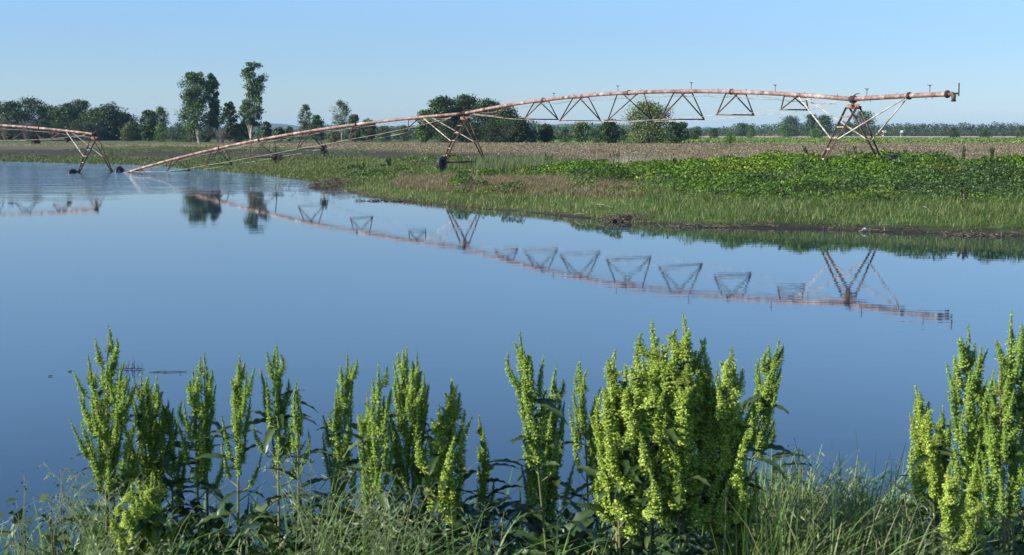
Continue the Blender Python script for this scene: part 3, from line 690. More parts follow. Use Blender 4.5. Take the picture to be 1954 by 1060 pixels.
o = q.build('stubble_litter', M_GRASS); tag(o, 'pale broken corn stubble lying over the brown field', 'stubble', kind='stuff')
# crop rows / lush green strip beyond
np.random.seed(82)
x, y = scatter(60000, -60, 300, 290, 600, 9, 1.5); k = (np.abs(x) < y * .40) & (x > 20); x = x[k]; y = y[k]; n = len(x)
q = QB(); s = .5 * (y / 300) ** .7 * np.random.uniform(.6, 1.3, n)
leaves(q, np.stack([x, y, ground(x, y) + .12 + .25 * np.random.rand(n)], 1), np.random.normal(size=(n, 3)), np.random.normal(size=(n, 3)) + np.array([0, 0, 1.2]), s, s * .5,
       pal(n, [(0.12, 0.22, 0.03), (0.17, 0.27, 0.05), (0.10, 0.17, 0.03), (0.22, 0.25, 0.09)]))
o = q.build('green_crop', M_LEAF); tag(o, 'bright green crop strip across the far right field', 'crop', kind='stuff')

# single taller weeds on the bank and the field edge
def weed(px, D, Hm, cols, label, sp=.22, n=160, name='weed'):
    x = at(px, 300, D).x; gz = float(ground(np.array([x]), np.array([D]))[0]); rs_ = np.random.RandomState(int(px)); np.random.seed(int(px) + 5)
    o = empty(name, (x, D, gz)); tag(o, label, 'weed', 'tall single weeds on the far bank')
    T = QB(); L = QB()
    for j in range(4):
        tip = np.array([x + rs_.normal(0, sp), D + rs_.normal(0, sp), gz + Hm * rs_.uniform(.7, 1.0)]); b = np.array([x + rs_.normal(0, .05), D, gz - .05])
        tube(T, [b, (b + tip) / 2 + rs_.normal(0, .03, 3), tip], [.014, .011, .006], 4)
        f = np.random.rand(n, 1) ** .7; C = b * (1 - f) + tip * f + np.random.normal(0, .05, (n, 3)) * (1.3 - f)
        s = np.random.uniform(.05, .11, n); leaves(L, C, np.random.normal(size=(n, 3)), np.random.normal(size=(n, 3)), s, s * .6, pal(n, cols))
    T.build('stem', M_STEM, o); L.build('leaves', M_LEAF, o)
for px, D, H_, cols, lb in [(1043, 98, 1.25, LTG, 'tall yellow-green weed spike standing out of the reed grass'),
      (1176, 92, 1.1, LTG, 'pale weed spikes left of the white dead stalks'), (1542, 96, 1.3, MDG, 'dark bushy weed left of the end tower ladder'),
      (1617, 96, 1.3, YEL, 'yellowish weed spike between the legs of the end tower'), (1637, 98, 1.3, MDG, 'tall green weed between the legs of the end tower, right one'),
      (1688, 96, 1.15, MDG, 'green tussock weed just right of the end tower'), (1729, 97, 1.1, MDG, 'green weed above the right tyre of the end tower'),
      (1838, 100, 1.2, MDG, 'tall green weed below the boom end'), (1893, 102, 1.3, MDG, 'tall green weed near the right edge of the field'),
      (905, 103, .8, LTG, 'yellow-green weed spikes under the middle tower'), (745, 115, .8, BRG, 'bushy bright weed under the sagging span'),
      (1290, 80, 1.0, YEL, 'yellow-green weed rising from the leafy bank below the big willow, right side'), (1460, 84, 1.0, MDG, 'dark weed rising from the leafy bank below the seventh triangle'),
      (1775, 84, 1.05, LTG, 'pale weed rising from the leafy bank below the boom end'), (1925, 80, 1.0, YEL, 'yellowish weed rising from the leafy bank at the right edge'),
      (1500, 60, .7, LTG, 'pale weed among the short grass near the right shore'), (1840, 56, .7, YEL, 'yellowish weed in the grass near the mud at the right'),
      (690, 112, .7, BRG, 'low bushy weed between the shore and the sagging span')]:
    weed(px, D, H_, cols, lb)
np.random.seed(77); N = 2600
x = np.random.uniform(-14, 30, N); dd_ = np.abs(np.random.normal(0, .8, N)) - .25 + (fnoise(x, 0 * x, 2.0, 66) - .5) * 1.6; y = shore(x) + dd_
k = (dd_ > -.4) & (np.random.rand(N) < sm(fnoise(x, 0 * x, 1.3, 67), .35, .6) * .9 + .1); x = x[k]; y = y[k]; n = len(x); q = QB(); L_ = np.random.uniform(.08, .42, n)
ax = np.random.normal(size=(n, 3)); ax[:, 2] *= .25
leaves(q, np.stack([x, y, np.maximum(ground(x, y), 0) + .02 + .07 * np.random.rand(n) ** 2], 1), ax, np.random.normal(size=(n, 3)) * .5 + np.array([0, 0, 1]), L_, np.random.uniform(.012, .035, n),
       pal(n, [(0.10, 0.075, 0.05), (0.22, 0.17, 0.11), (0.34, 0.28, 0.19), (0.07, 0.05, 0.035)]))
o = q.build('wrack_line', M_GRASS); tag(o, 'line of washed up straw and broken stalks along the muddy far shore', 'drift', kind='stuff')
# ------------------------------------------------------------------ drift, sticks, heaps
def heap(name, px, py, D, rx, ry, rz, n, label, mat=M_TWIG, ln=.8):
    p = at(px, py, D); gz = max(0.0, float(ground(np.array([p.x]), np.array([D]))[0])); rs_ = np.random.RandomState(int(px + n))
    q = QB()
    for i in range(n):
        r = math.sqrt(rs_.rand()); a = rs_.rand() * 6.283; cx_ = p.x + r * rx * math.cos(a); cy_ = D + r * ry * math.sin(a)
        cz = gz + (1 - r ** 1.6) * rz * rs_.rand() + .02; th = rs_.rand() * 6.283; l = ln * rs_.uniform(.3, 1); el = rs_.normal(.1, .35)
        v = np.array([math.cos(th) * math.cos(el), math.sin(th) * math.cos(el), math.sin(el)]) * l / 2
        c_ = np.array([cx_, cy_, cz]); tube(q, [c_ - v, c_ + rs_.normal(0, .05 * l, 3), c_ + v], [.010, .014, .006], 4)
    o = q.build(name, mat); tag(o, label, 'brush heap'); return o
heap('brush_heap', 640, 336, 94, 1.7, 3.0, .55, 900, 'dark brown heap of dead brush at the shoreline below the sagging span', M_DEBRIS, .6)
heap('brush_heap', 1200, 414, 57.0, 1.0, .5, .18, 220, 'tangle of dark driftwood sticks at the water edge, middle of the far shore', M_DEBRIS, .9)
heap('brush_heap', 1330, 431, 53.2, 1.7, .4, .05, 90, 'long low line of drift sticks at the water edge', M_DEBRIS, .6)
heap('brush_heap', 1890, 445, 48.8, 1.6, .5, .07, 80, 'low tangle of drift twigs on the mud near the right edge', M_DEBRIS, .6)
heap('brush_heap', 760, 383, 74, 2.4, .6, .05, 150, 'thin brown drift of straw along the middle shoreline', M_DEBRIS, .5)
q = QB(); p = at(1650, 438, 50.6)
tube(q, [(p.x - .09, p.y, .10), (p.x, p.y, .11), (p.x + .09, p.y + .03, .10)], [.03, .05, .03], 6); o = q.build('litter', M_WHITE); tag(o, 'small white piece of litter on the dark mud at the far shore', 'litter')
def stick(pts, r, label, mat=M_TWIG, name='stick'):
    q = QB(); tube(q, pts, [r] * (len(pts) - 1) + [r * .4], 5); o = q.build(name, mat); tag(o, label, 'stick'); return o
for a, b, D, lb in [((1315, 381), (1345, 397), 62, 'pale bare stick leaning in the bank grass, below the big willow'), ((1760, 412), (1775, 428), 55, 'pale bare stick in the right bank grass, below the boom'),
                    ((1138, 390), (1165, 402), 62, 'short pale stick low on the bank, left of the leaning one'), ((1095, 410), (1115, 409), 59.5, 'pale crooked stick at the water edge, left of the driftwood tangle')]:
    p0 = at(*a, D); p1 = at(*b, D - 1.5)
    for p_ in (p0, p1): p_.z = max(p_.z, float(ground(np.array([p_.x]), np.array([p_.y]))[0]) + .1)
    stick([p0, (p0 + p1) / 2 + Vector((0, 0, .05)), p1], .016, lb)
# twigs and dead weeds standing in shallow water at the left of the shore
rs_ = np.random.RandomState(4)
q = QB()
for i in range(230):
    px = rs_.uniform(500, 690); py = 338 + (px - 500) * .14 + abs(rs_.normal(0, 10)); D = at(px, py, 1).z; D = CAM_H / -(D - CAM_H)
    p = at(px, py, D); h = rs_.uniform(.03, .16)
    tube(q, [(p.x, p.y, -.05), (p.x + rs_.normal(0, .06), p.y, h * .6), (p.x + rs_.normal(0, .15), p.y + rs_.normal(0, .1), h)], [.012, .01, .005], 4)
o = q.build('flooded_stubble', M_DEBRIS); tag(o, 'scattered dark weed stubs poking out of the shallow water by the shore', 'stubs', kind='stuff')
def twig_at(px, py, n, span, up, label, seed):
    rs_ = np.random.RandomState(seed); D = CAM_H / (CAM_H - at(px, py, 1).z); p = at(px, py, D); q = QB()
    base = np.array([p.x, p.y, .005])
    tube(q, [base + (-span / 2, 0, 0), base + (0, .02, .01), base + (span / 2, .03, 0.004)], [.004, .006, .003], 4)
    for i in range(n):
        f = rs_.uniform(-.45, .45); a = base + (f * span, 0, 0); b = a + (rs_.normal(0, .12 * span), rs_.normal(0, .1 * span), abs(rs_.normal(0, up)))
        tube(q, [a, (a + b) / 2 + rs_.normal(0, .015, 3), b], [.005, .004, .002], 4)
    o = q.build('floating_twig', M_DEBRIS); tag(o, label, 'twig', 'twigs floating on the water')
twig_at(248, 706, 16, .42, .10, 'branching dead twig floating behind the left dock plants', 1)
twig_at(320, 711, 7, .55, .012, 'thin twig fragments lying flat on the water, right of the branching twig', 2)
twig_at(133, 710, 3, .06, .01, 'tiny leaf scrap floating left of the branching twig', 3)
twig_at(95, 719, 3, .04, .02, 'leftmost tiny scrap floating on the water', 4)
twig_at(1180, 438, 3, .5, .01, 'small twig lying on the water in front of the driftwood tangle', 5)

# ------------------------------------------------------------------ irrigation machine
GALV = (.3, .3, .3)
def V3(v): return np.array(tuple(v))
PIPE_R = 0.113
A_T = at(886, 217, 105); B_T = at(1628, 190, 73); Z_T = at(180, 256.5, 130); E_T = at(1813, 180, 68.6)

def pipe_curve(p0, p1, pix, deg=3):
    u = Vector((p1.x - p0.x, p1.y - p0.y, 0)); L = u.length; u.normalize()
    ss = []; zs = []
    for (a, b) in pix:
        q_ = on_plane(a, b, p0, u); ss.append((q_ - p0).dot(u)); zs.append(q_.z)
    wts = np.ones(len(ss)); wts[0] = wts[-1] = 6
    cf = np.polyfit(ss, zs, deg, w=wts)
    return u, L, (lambda s: np.array([p0.x + u.x * s, p0.y + u.y * s, np.polyval(cf, s)])), ss

def build_span(p0, p1, curve, L, u, trusses, label, s_start, s_end, flanges, sprinklers, cable_gap=.32, rod_ends=(0.9, 0.9), sag=0, group='irrigation spans'):
    n = np.array([-u.y, u.x, 0]); n = -n if n[0] < 0 else n; u3 = V3(u)
    root = empty('irrigation_span', Vector(tuple(curve(s_start)))); tag(root, label, 'irrigation pipe', group)
    q = QB(); ss = np.arange(s_start, s_end + .01, .35); pts = [curve(s) for s in ss]
    tube(q, pts, PIPE_R, 12); Vn = len(pts)
    ti = np.repeat((ss[:-1] + .17 + p0.x) / 100 + .5, 12); q.T[-1][:len(ti), 0] = ti; q.T[-1][:len(ti), 1:] = 0
    pipe = q.build('pipe', M_PIPE, root, smooth=True)
    for s in flanges:
        q = QB(); a = curve(s - .035); b = curve(s + .035); tube(q, [a, b], PIPE_R * 1.5, 14)
        for j in range(8):
            t_ = j * math.pi / 4; x_, y_, d_ = frame(b - a); c_ = (x_ * math.cos(t_) + y_ * math.sin(t_)) * PIPE_R * 1.3
            tube(q, [a + c_ - d_ * .03, b + c_ + d_ * .03], .014, 4)
        f = q.build('flange', M_DARK, root)
    for s, hgt in sprinklers:
        q = QB(); c = curve(s); tube(q, [c + (0, 0, PIPE_R - .02), c + (0, 0, PIPE_R + hgt)], .018, 6)
        if hgt > .2:
            h = c + np.array((0, 0, PIPE_R + hgt)); tube(q, [h - u3 * .02 + (0, 0, -.03), h + (0, 0, .05)], .032, 6)
            tube(q, [h - np.array((.10, 0, -.05)), h + (0, 0, .01), h + np.array((.11, 0, .04))], [.016, .018, .010], 5)
        q.build('sprinkler', M_DARK, root)
    # under-pipe drop stubs
    for s in np.arange(s_start + 2.2, s_end - 1, 4.1):
        q = QB(); c = curve(s); tube(q, [c - (0, 0, PIPE_R - .02), c - (0, 0, PIPE_R + .11)], .012, 5); q.build('drain_nozzle', M_DARK, root)
    low = {-1: [], 1: []}
    for (s, dep) in trusses:
        hw = .35 + .80 * dep; tr = QB(); c = curve(s) - np.array((0, 0, dep))
        nodes = {}
        for sd in (-1, 1): nodes[sd] = c + n * sd * hw; low[sd].append(nodes[sd])
        for sd in (-1, 1):
            for k_ in (-1, 1):
                sp = 1.05 if dep > 1.68 or dep == 1.5 else .52
                a = curve(s + k_ * sp + sd * .22) + np.array((0, 0, -PIPE_R * .80)) + n * sd * .07
                angle_iron(tr, a, nodes[sd] - u3 * 0, .075)
        angle_iron(tr, nodes[-1], nodes[1], .075)
        for sd in (-1, 1): bar(tr, nodes[sd] - u3 * .09, nodes[sd] + u3 * .09, .09, .03)
        bar(tr, curve(s - .75) - (0, 0, PIPE_R + .02), curve(s + .75) - (0, 0, PIPE_R + .02), .05, .03)
        tr.build('truss', M_STEEL, root)
    for sd in (-1, 1):
        q = QB(); P_ = [curve(s_start + rod_ends[0]) - (0, 0, PIPE_R + .05)] + low[sd] + [curve(s_end - rod_ends[1]) - (0, 0, PIPE_R + .05)]
        if sag: P_[0] = low[sd][0]; P_ = P_[1:] if len(P_) > 2 else P_
        for a, b in zip(P_[:-1], P_[1:]):
            mid = (a + b) / 2 - np.array((0, 0, .03)); tube(q, [a, mid, b], .013, 5)
        q.build('truss_rod', M_GALV, root)
    q = QB(); s0 = trusses[0][0] if sag else s_start; cs = np.arange(s0, s_end, 1.15)
    tube(q, [curve(s) - np.array((0, 0, cable_gap + .05 * math.sin(s * 2.3) + .03 * math.sin(s * 5.1))) + n * .05 for s in cs], .014, 5)
    tube(q, [curve(s) - np.array((0, 0, cable_gap * .8 + .06 * math.sin(s * 1.7 + 1))) - n * .07 for s in cs], .010, 5)
    q.build('cable', M_CABLE, root)
    return root, n

# span between the middle tower and the end tower
uAB, LAB, cAB, _ = pipe_curve(A_T, B_T, [(886, 217), (961, 203.5), (1040, 191), (1100, 184), (1200, 177.5), (1310, 174.5), (1400, 176), (1527, 182.5), (1628, 190)])
sAB = lambda px: (on_plane(px, 180, A_T, uAB) - A_T).dot(uAB)
trAB = [(sAB(966), .80), (sAB(1033), 1.30), (sAB(1108), 1.62), (sAB(1203), 1.74), (sAB(1303), 1.66), (sAB(1404), 1.30), (sAB(1517), .82)]
build_span(A_T, B_T, cAB, LAB, uAB, trAB, 'long arched rusty pipe span on steel trusses between the middle tower and the end tower', .25, LAB - .15,
           [sAB(1037), sAB(1200), sAB(1396)], [(sAB(1057), .22), (sAB(1179), .32), (sAB(1319), .36), (sAB(1479), .32), (sAB(1095), .06), (sAB(1136), .06), (sAB(1224), .06), (sAB(1270), .06), (sAB(1370), .06), (sAB(1424), .06), (sAB(1536), .07), (sAB(1598), .07)])
# collapsed span, its far end off its tower and lying in the water
Z_E = at(243, 329.5, 128)
uZA, LZA, cZA, _ = pipe_curve(Z_E, A_T, [(243, 329.5), (259, 324.5), (334, 303.5), (411, 286), (450, 276), (520, 261.5), (600, 249.5), (690, 236.5), (800, 225.5), (886, 217)])
sZA = lambda px, py: (on_plane(px, py, Z_E, uZA) - Z_E).dot(uZA)
trZA = [(sZA(262, 324), .18), (sZA(340, 302), 1.15), (sZA(417, 284), 1.42), (sZA(501, 264), 1.5), (sZA(592, 251), 1.42), (sZA(688, 237), 1.2), (sZA(795, 226), .8)]
print('s', [round(t[0], 1) for t in trAB], LAB, [round(t[0], 1) for t in trZA], LZA)
spZ, nZA = build_span(Z_E, A_T, cZA, LZA, uZA, trZA, 'collapsed rusty pipe span sloping from the middle tower down into the water', -.6, LZA - .2,
           [sZA(419, 284), sZA(495, 266), sZA(680, 238)], [(sZA(505, 262), .06), (sZA(600, 250), .06), (sZA(640, 243), .06), (sZA(757, 230), .06), (sZA(394, 288), .35)], cable_gap=.28)
# span running out of the picture at the left, from the flooded tower
uL = Vector((-.85, .53, 0)).normalized(); P1 = Z_T + uL * 42; P1.z = 3.9
def cL(s):
    t_ = s / 42; return np.array([Z_T.x + uL.x * s, Z_T.y + uL.y * s, Z_T.z + (3.9 - Z_T.z) * t_ + 4 * .82 * t_ * (1 - t_)])
build_span(Z_T, P1, cL, 42, uL, [(4.7, .8), (9.6, 1.25), (14.5, 1.5), (20, 1.6), (26, 1.5), (31.5, 1.25), (37, .8)], 'rusty pipe span leading left from the flooded tower out of the picture', .25, 42,
           [7.4, 9.0, 22], [(12, .06), (5, .06)], cable_gap=.35)

def tyre(center, axis, R, r, parent, rot=0, hub=True):
    q = QB(); x_, y_, a_ = frame(axis); nR, nr_ = 30, 12; V = []
    c = V3(center)
    for i in range(nR):
        t_ = i * 2 * math.pi / nR + rot; d_ = x_ * math.cos(t_) + y_ * math.sin(t_)
        for j in range(nr_):
            p_ = j * 2 * math.pi / nr_; cr_, sr_ = math.cos(p_), math.sin(p_)
            rr = R - r * .8 + r * .8 * np.sign(cr_) * abs(cr_) ** .7; V.append(c + d_ * rr + a_ * r * .85 * np.sign(sr_) * abs(sr_) ** .7)
    F = [(i * nr_ + j, ((i + 1) % nR) * nr_ + j, ((i + 1) % nR) * nr_ + (j + 1) % nr_, i * nr_ + (j + 1) % nr_) for i in range(nR) for j in range(nr_)]
    q.add(V, F)
    for i in range(22):
        for sd in (-1, 1):
            t0 = (i + (.5 if sd > 0 else 0)) * 2 * math.pi / 22 + rot; t1 = t0 + .17
            pa = c + (x_ * math.cos(t0) + y_ * math.sin(t0)) * (R + .008) + a_ * sd * .02; pb = c + (x_ * math.cos(t1) + y_ * math.sin(t1)) * (R - .045) + a_ * sd * r * .85
            bar(q, pa, pb, .045, .07, up=tuple(x_ * math.cos(t0) + y_ * math.sin(t0)))
    o = q.build('wheel', M_RUBBER, parent)
    if hub:
        q = QB(); tube(q, [c - a_ * .03, c + a_ * .03], R * .46, 16); tube(q, [c - a_ * .09, c + a_ * .09], R * .14, 10); q.build('rim', M_STEEL, o)
    return o

def tower(T, u, n, foot_z, hb, label, braces, curve_pts, wheels, ladder=-1, extras=None, brace_mid=.52):
    u = V3(u); n = V3(n); T = V3(T)
    base = np.array([T[0], T[1], foot_z]); root = empty('drive_tower', Vector(tuple(base))); tag(root, label, 'irrigation tower', 'wheeled towers of the irrigation pipe')
    top = T - np.array((0, 0, .42)); mids = {}
    for sd in (-1, 1):
        foot = base + n * sd * hb; tp2 = []
        for k_ in (-1, 1):
            a = top + u * k_ * .37 + n * sd * .10; b = foot + u * k_ * .07
            q = QB(); angle_iron(q, a, b, .095); bar(q, a + n * .02, b + n * .02, .035, .07); q.build('leg', M_STEEL, root); tp2.append((a, b)); mids[(sd, k_)] = a * (1 - brace_mid) + b * brace_mid
        if sd == ladder:
            for f in (.15, .32, .50, .68, .84, .95):
                q = QB(); (a0, b0), (a1, b1) = tp2; bar(q, a0 * (1 - f) + b0 * f + (0, 0, 0), a1 * (1 - f) + b1 * f, .085, .06); q.build('rung', M_RUST if f < .3 else M_GALV, root)
        else:
            q = QB(); (a0, b0), (a1, b1) = tp2; f = brace_mid; bar(q, a0 * (1 - f) + b0 * f, a1 * (1 - f) + b1 * f, .07, .045); q.build('tie_bar', M_STEEL, root)
    q = QB(); bar(q, base - n * hb, base + n * hb, .13, .13); q.build('base_beam', M_STEEL, root)
    for sd in (-1, 1):
        q = QB(); c = base + n * sd * hb; bar(q, c - u * .2, c + u * .2, .26, .22); tube(q, [c + (0, 0, .1), c + (0, 0, .28)], .08, 8); q.build('gearbox', M_DARK, root)
    # top plate and coupling
    q = QB(); bar(q, top - u * .42 + (0, 0, .06), top + u * .42 + (0, 0, .06), .05, .24); bar(q, top - u * .42 + n * .16, top + u * .42 + n * .16, .03, .16)
    bar(q, top - n * .22 + (0, 0, .15), top + n * .22 + (0, 0, .15), .22, .05); q.build('top_plate', M_RUST, root)
    q = QB(); tube(q, [T - u * .13, T + u * .13], .19, 14); tube(q, [T - (0, 0, .30), T + (0, 0, .02)], .09, 8); tube(q, [T - u * .05 + (0, 0, .12), T + u * .18 + (0, 0, .26), T + u * .42 + (0, 0, .29)], [.035, .03, .02], 6)
    q.build('coupling', M_DARK, root)
    for (pt, key) in braces:
        q = QB(); tube(q, [V3(pt), mids[key]], .036, 7); q.build('brace', M_GALV, root)
    for (off, zc, R, r, tilt, rot, hub) in wheels:
        c = base + n * off; c[2] = zc; tyre(c, u + np.array((0, 0, tilt)) + n * rot, R, r, root, hub=hub)
    return root, base

nAB = np.array([-uAB.y, uAB.x, 0.]); nAB = nAB if nAB[0] > 0 else -nAB
uA3 = V3(uAB)
uE = Vector((E_T.x - B_T.x, E_T.y - B_T.y, 0)); LE = uE.length; uE.normalize()
_, _, cE, _ = pipe_curve(B_T, E_T, [(1628, 189.5), (1680, 186.5), (1735, 183.2), (1775, 181.5), (1813, 180)], 2)
dn = np.array((0, 0, -PIPE_R * .9))
gB = 1.72
tower(B_T, uAB, nAB, gB, 2.35, 'tall rusty end tower with ladder, standing in green weeds on the bank',
      [(cAB(LAB - 3.9) + dn, (-1, -1)), (cAB(LAB - 3.5) + dn, (1, -1)), (cE(3.1) + dn, (-1, 1)), (cE(3.25) + dn, (1, 1))], None,
      [(-3.1, 1.66, .60, .19, .25, .1, True), (3.25, 1.80, .62, .22, .35, .1, True)])
uA = (uAB + uZA).normalized(); nA = np.array([-uA.y, uA.x, 0.]); nA = nA if nA[0] > 0 else -nA
tower(A_T, uA, nA, 1.42, 2.0, 'middle rusty tower with ladder and one lugged tyre, in weeds before the dark thicket',
      [(cZA(LZA - 3.9) + dn, (-1, -1)), (cZA(LZA - 3.1) + dn, (1, -1))], None, [(-2.25, 1.30, .56, .20, .1, .45, True)])
uZ = (uL * -1); nZ = np.array([-uZ.y, uZ.x, 0.]); nZ = nZ if nZ[0] > 0 else -nZ
tower(Z_T, uZ, nZ, -.12, 2.0, 'flooded rusty tower with ladder standing in the water at the left',
      [(cL(3.7) + dn, (-1, -1)), (cL(2.9) + dn, (1, -1))], None, [(-2.6, -.26, .60, .20, .15, 0, False), (2.9, -.16, .62, .22, .2, .1, False)])

# overhanging boom with end gun
root = empty('overhang_boom', Vector(tuple(cE(.2)))); tag(root, 'short rusty pipe boom overhanging to the right of the end tower', 'irrigation pipe')
q = QB(); ss = np.arange(.15, LE + .02, .3); tube(q, [cE(s) for s in ss], PIPE_R * 1.05, 12)
ti = np.repeat((ss[:-1] + 7) / 100 + .3, 12); q.T[-1][:len(ti), 0] = ti; q.T[-1][:len(ti), 1:] = 0; q.build('pipe', M_PIPE, root, smooth=True)
uE3 = V3(uE); sE = lambda px: (on_plane(px, 184, B_T, uE) - B_T).dot(uE)
for s in (sE(1735), LE - .15):
    q = QB(); tube(q, [cE(s - .05), cE(s + .05)], PIPE_R * 1.65, 16)
    for j in range(8):
        t_ = j * math.pi / 4; x_, y_, d_ = frame(uE3); c_ = (x_ * math.cos(t_) + y_ * math.sin(t_)) * PIPE_R * 1.4; tube(q, [cE(s) + c_ - d_ * .08, cE(s) + c_ + d_ * .08], .015, 4)
    q.build('flange', M_DARK, root)
for px, hg in ((1654, .33), (1774, .33), (1712, .07)):
    q = QB(); c = cE(sE(px)); tube(q, [c + (0, 0, PIPE_R - .02), c + (0, 0, PIPE_R + hg)], .018, 6)
    if hg > .2:
        h = c + np.array((0, 0, PIPE_R + hg)); tube(q, [h + (0, 0, -.04), h + (0, 0, .04)], .034, 6); tube(q, [h + (-.12, 0, .04), h, h + (.12, 0, .05)], [.014, .02, .01], 5)
    q.build('sprinkler', M_DARK, root)
for px in (1649, 1661, 1767, 1779):
    q = QB(); c = cE(sE(px)); tube(q, [c - (0, 0, PIPE_R - .02), c - (0, 0, PIPE_R + .10)], .013, 5); q.build('drain_nozzle', M_DARK, root)
gq = QB(); c = cE(LE) ; tube(gq, [c - uE3 * .12, c + uE3 * .12, c + uE3 * .20 - (0, 0, .10), c + uE3 * .20 - (0, 0, .30)], [.10, .12, .12, .10], 10)
tube(gq, [c + uE3 * .20 - (0, 0, .30), c + uE3 * .20 - (0, 0, .36)], .12, 10)
end_ = gq.build('end_elbow', M_STEEL, root)
q = QB(); hx = c + uE3 * .38 + np.array((.08, 0, 0)); tube(q, [c + uE3 * .1 + (0, 0, .02), hx + (0, 0, .02)], .05, 6); tube(q, [hx - (0, 0, .10), hx + (0, 0, .52)], .036, 8); q.build('upright_rod', M_DARK, root)

# flood debris caught on the trusses
def debris(pt, sx_, sz_, label, seed, parent=None):
    rs_ = np.random.RandomState(seed); q = QB(); c = V3(pt)
    for i in range(130):
        a = c + rs_.normal(0, 1, 3) * (sx_ * .35, sx_ * .35, sz_ * .25); b = a + rs_.normal(0, 1, 3) * (.09, .09, .05) + (0, 0, -sz_ * rs_.uniform(.1, .5))
        tube(q, [a, (a + b) / 2 + rs_.normal(0, .04, 3), b], [.02, .035, .008], 4)
    o = q.build('debris_clump', M_DEBRIS); tag(o, label, 'flood debris', 'flood debris caught on the trusses')
def nodeZ(i, sd):
    s, dep = trZA[i]; return cZA(s) - np.array((0, 0, dep)) + nZA * sd * (.35 + .8 * dep)
debris(nodeZ(3, 1), .75, .5, 'largest wide clump of dried flood debris hanging at a bottom corner of the sagging truss', 1)
debris(nodeZ(4, 1), .38, .75, 'narrow hanging clump of dried flood debris, right of the widest one on the sagging truss', 2)
nL = np.array([-uL.y, uL.x, 0.]); nL = nL if nL[0] > 0 else -nL
debris(cL(9.6) - np.array((0, 0, 1.3)) + nL * 1.35, .5, .45, 'clump of dried debris hanging from the truss left of the flooded tower', 3)
debris(cL(4.7) - np.array((0, 0, .85)) + nL * .95, .25, .35, 'small clump of dried debris on the truss nearest the flooded tower', 4)
debris(cL(12.6) - np.array((0, 0, 1.1)) + nL * .7, .4, .3, 'clump of dried debris on the truss at the left edge', 5)

# ------------------------------------------------------------------ foreground dock plants
SEEDC = {'dense': [(0.46, 0.60, 0.09), (0.33, 0.48, 0.06), (0.58, 0.68, 0.18)], 'mid': [(0.37, 0.53, 0.09), (0.25, 0.41, 0.06), (0.52, 0.62, 0.17)]}
def raceme_mesh(seed, dens, cols):
    """unit-length (1 m) seed spike along +Z, drawn for a 0.25 m scale"""
    np.random.seed(seed); q = QB(); L = .28; nw = 17 if dens > 1 else 14; bend = np.random.normal(0, .012, 2)
    tube(q, [(0, 0, 0), (bend[0], bend[1], L * .5), (0, 0, L)], [.0022, .0018, .0008], 4, tint=(0.14, 0.20, 0.05))
    zs = []; cp = []; cr_ = []
    for i in range(nw):
        f = (i + .5) / nw; r = .0215 * (1 - f) ** .85 * min(1, f * 4 + .5) + .002; b4 = 4 * f * (1 - f)
        for df, kr in ((-.42, .30), (0, .66), (.30, .52)):
            cp.append((bend[0] * b4 + np.random.normal(0, r * .12), bend[1] * b4 + np.random.normal(0, r * .12), (f + df / nw) * L - .003)); cr_.append(r * kr * np.random.uniform(.8, 1.2))
    tube(q, cp, cr_, 6, tint=np.array(cols[1]) * .72)
    for i in range(nw):
        f = (i + np.random.uniform(-.25, .25)) / nw; f = min(max(f, 0.02), 1); r = (.0215 * (1 - f) ** .85 * min(1, f * 4 + .5) + .0026) * np.random.uniform(.75, 1.25) * (.85 + .3 * dens)
        k = int((46 * (1 - f * .7) + 4) * dens); 
        a = np.random.rand(k) * 2 * math.pi; rr = r * np.sqrt(np.random.uniform(.25, 1, k)) ; b4 = 4 * f * (1 - f)
        C = np.stack([rr * np.cos(a) + bend[0] * b4, rr * np.sin(a) + bend[1] * b4, f * L + np.random.normal(0, .0034, k) - rr * .3], 1)
        zs.append(C)
    C = np.concatenate(zs); n = len(C); s = np.random.uniform(.0060, .0098, n) * (1.06 - .45 * np.clip(C[:, 2] / L, 0, 1))
    ax = np.random.normal(size=(n, 3)) + np.array([0, 0, -.5]); outv = C * np.array([1, 1, 0]); nr = unit(outv) * 1.3 + np.random.normal(size=(n, 3)) * .55 + np.array([0, 0, .25])
    leaves(q, C, ax, nr, s, s * .95, pal(n, cols, .16), fold=.2)
    return q.mesh('seed_spike', M_SEED)
RAC = {'dense': [raceme_mesh(100 + i, 1.15, SEEDC['dense']) for i in range(6)], 'mid': [raceme_mesh(200 + i, .85, SEEDC['mid']) for i in range(6)]}
def leaf_mesh(seed, L, W):
    rs_ = np.random.RandomState(seed); nL_, nW = 14, 4; V = []; ph = rs_.rand() * 6; droop = rs_.uniform(.25, .9)
    for i in range(nL_ + 1):
        t_ = i / nL_; wd = W * (math.sin(math.pi * min(1, t_ * .9 + .08)) ** .8) * .5 * (1 if t_ < .97 else .3)
        cx_ = L * (t_ - .12 * droop * t_ ** 3); cz = L * (.30 * t_ - droop * t_ ** 2 * .75)
        for j in range(nW + 1):
            s_ = j / nW * 2 - 1; V.append((cx_, s_ * wd, cz + abs(s_) * wd * .35 + (abs(s_) ** 2) * .10 * W * math.sin(t_ * 26 + ph + s_ * 2.5)))
    F = [(i * (nW + 1) + j, (i + 1) * (nW + 1) + j, (i + 1) * (nW + 1) + j + 1, i * (nW + 1) + j + 1) for i in range(nL_) for j in range(nW)]
    q = QB(); base = np.array([(0.055, 0.095, 0.028), (0.042, 0.08, 0.022), (0.075, 0.12, 0.04)][seed % 3])
    T = np.tile(base, (len(F), 1)); fi = np.arange(len(F)) % nW; T[(fi == 1) | (fi == 2)] *= 1.12
    q.add(V, F, T); return q.mesh('leaf', M_DOCKLEAF, smooth=True)
LEAF_S = [leaf_mesh(300 + i, .13, .026) for i in range(4)]; LEAF_L = [leaf_mesh(310 + i, .26, .065) for i in range(5)]
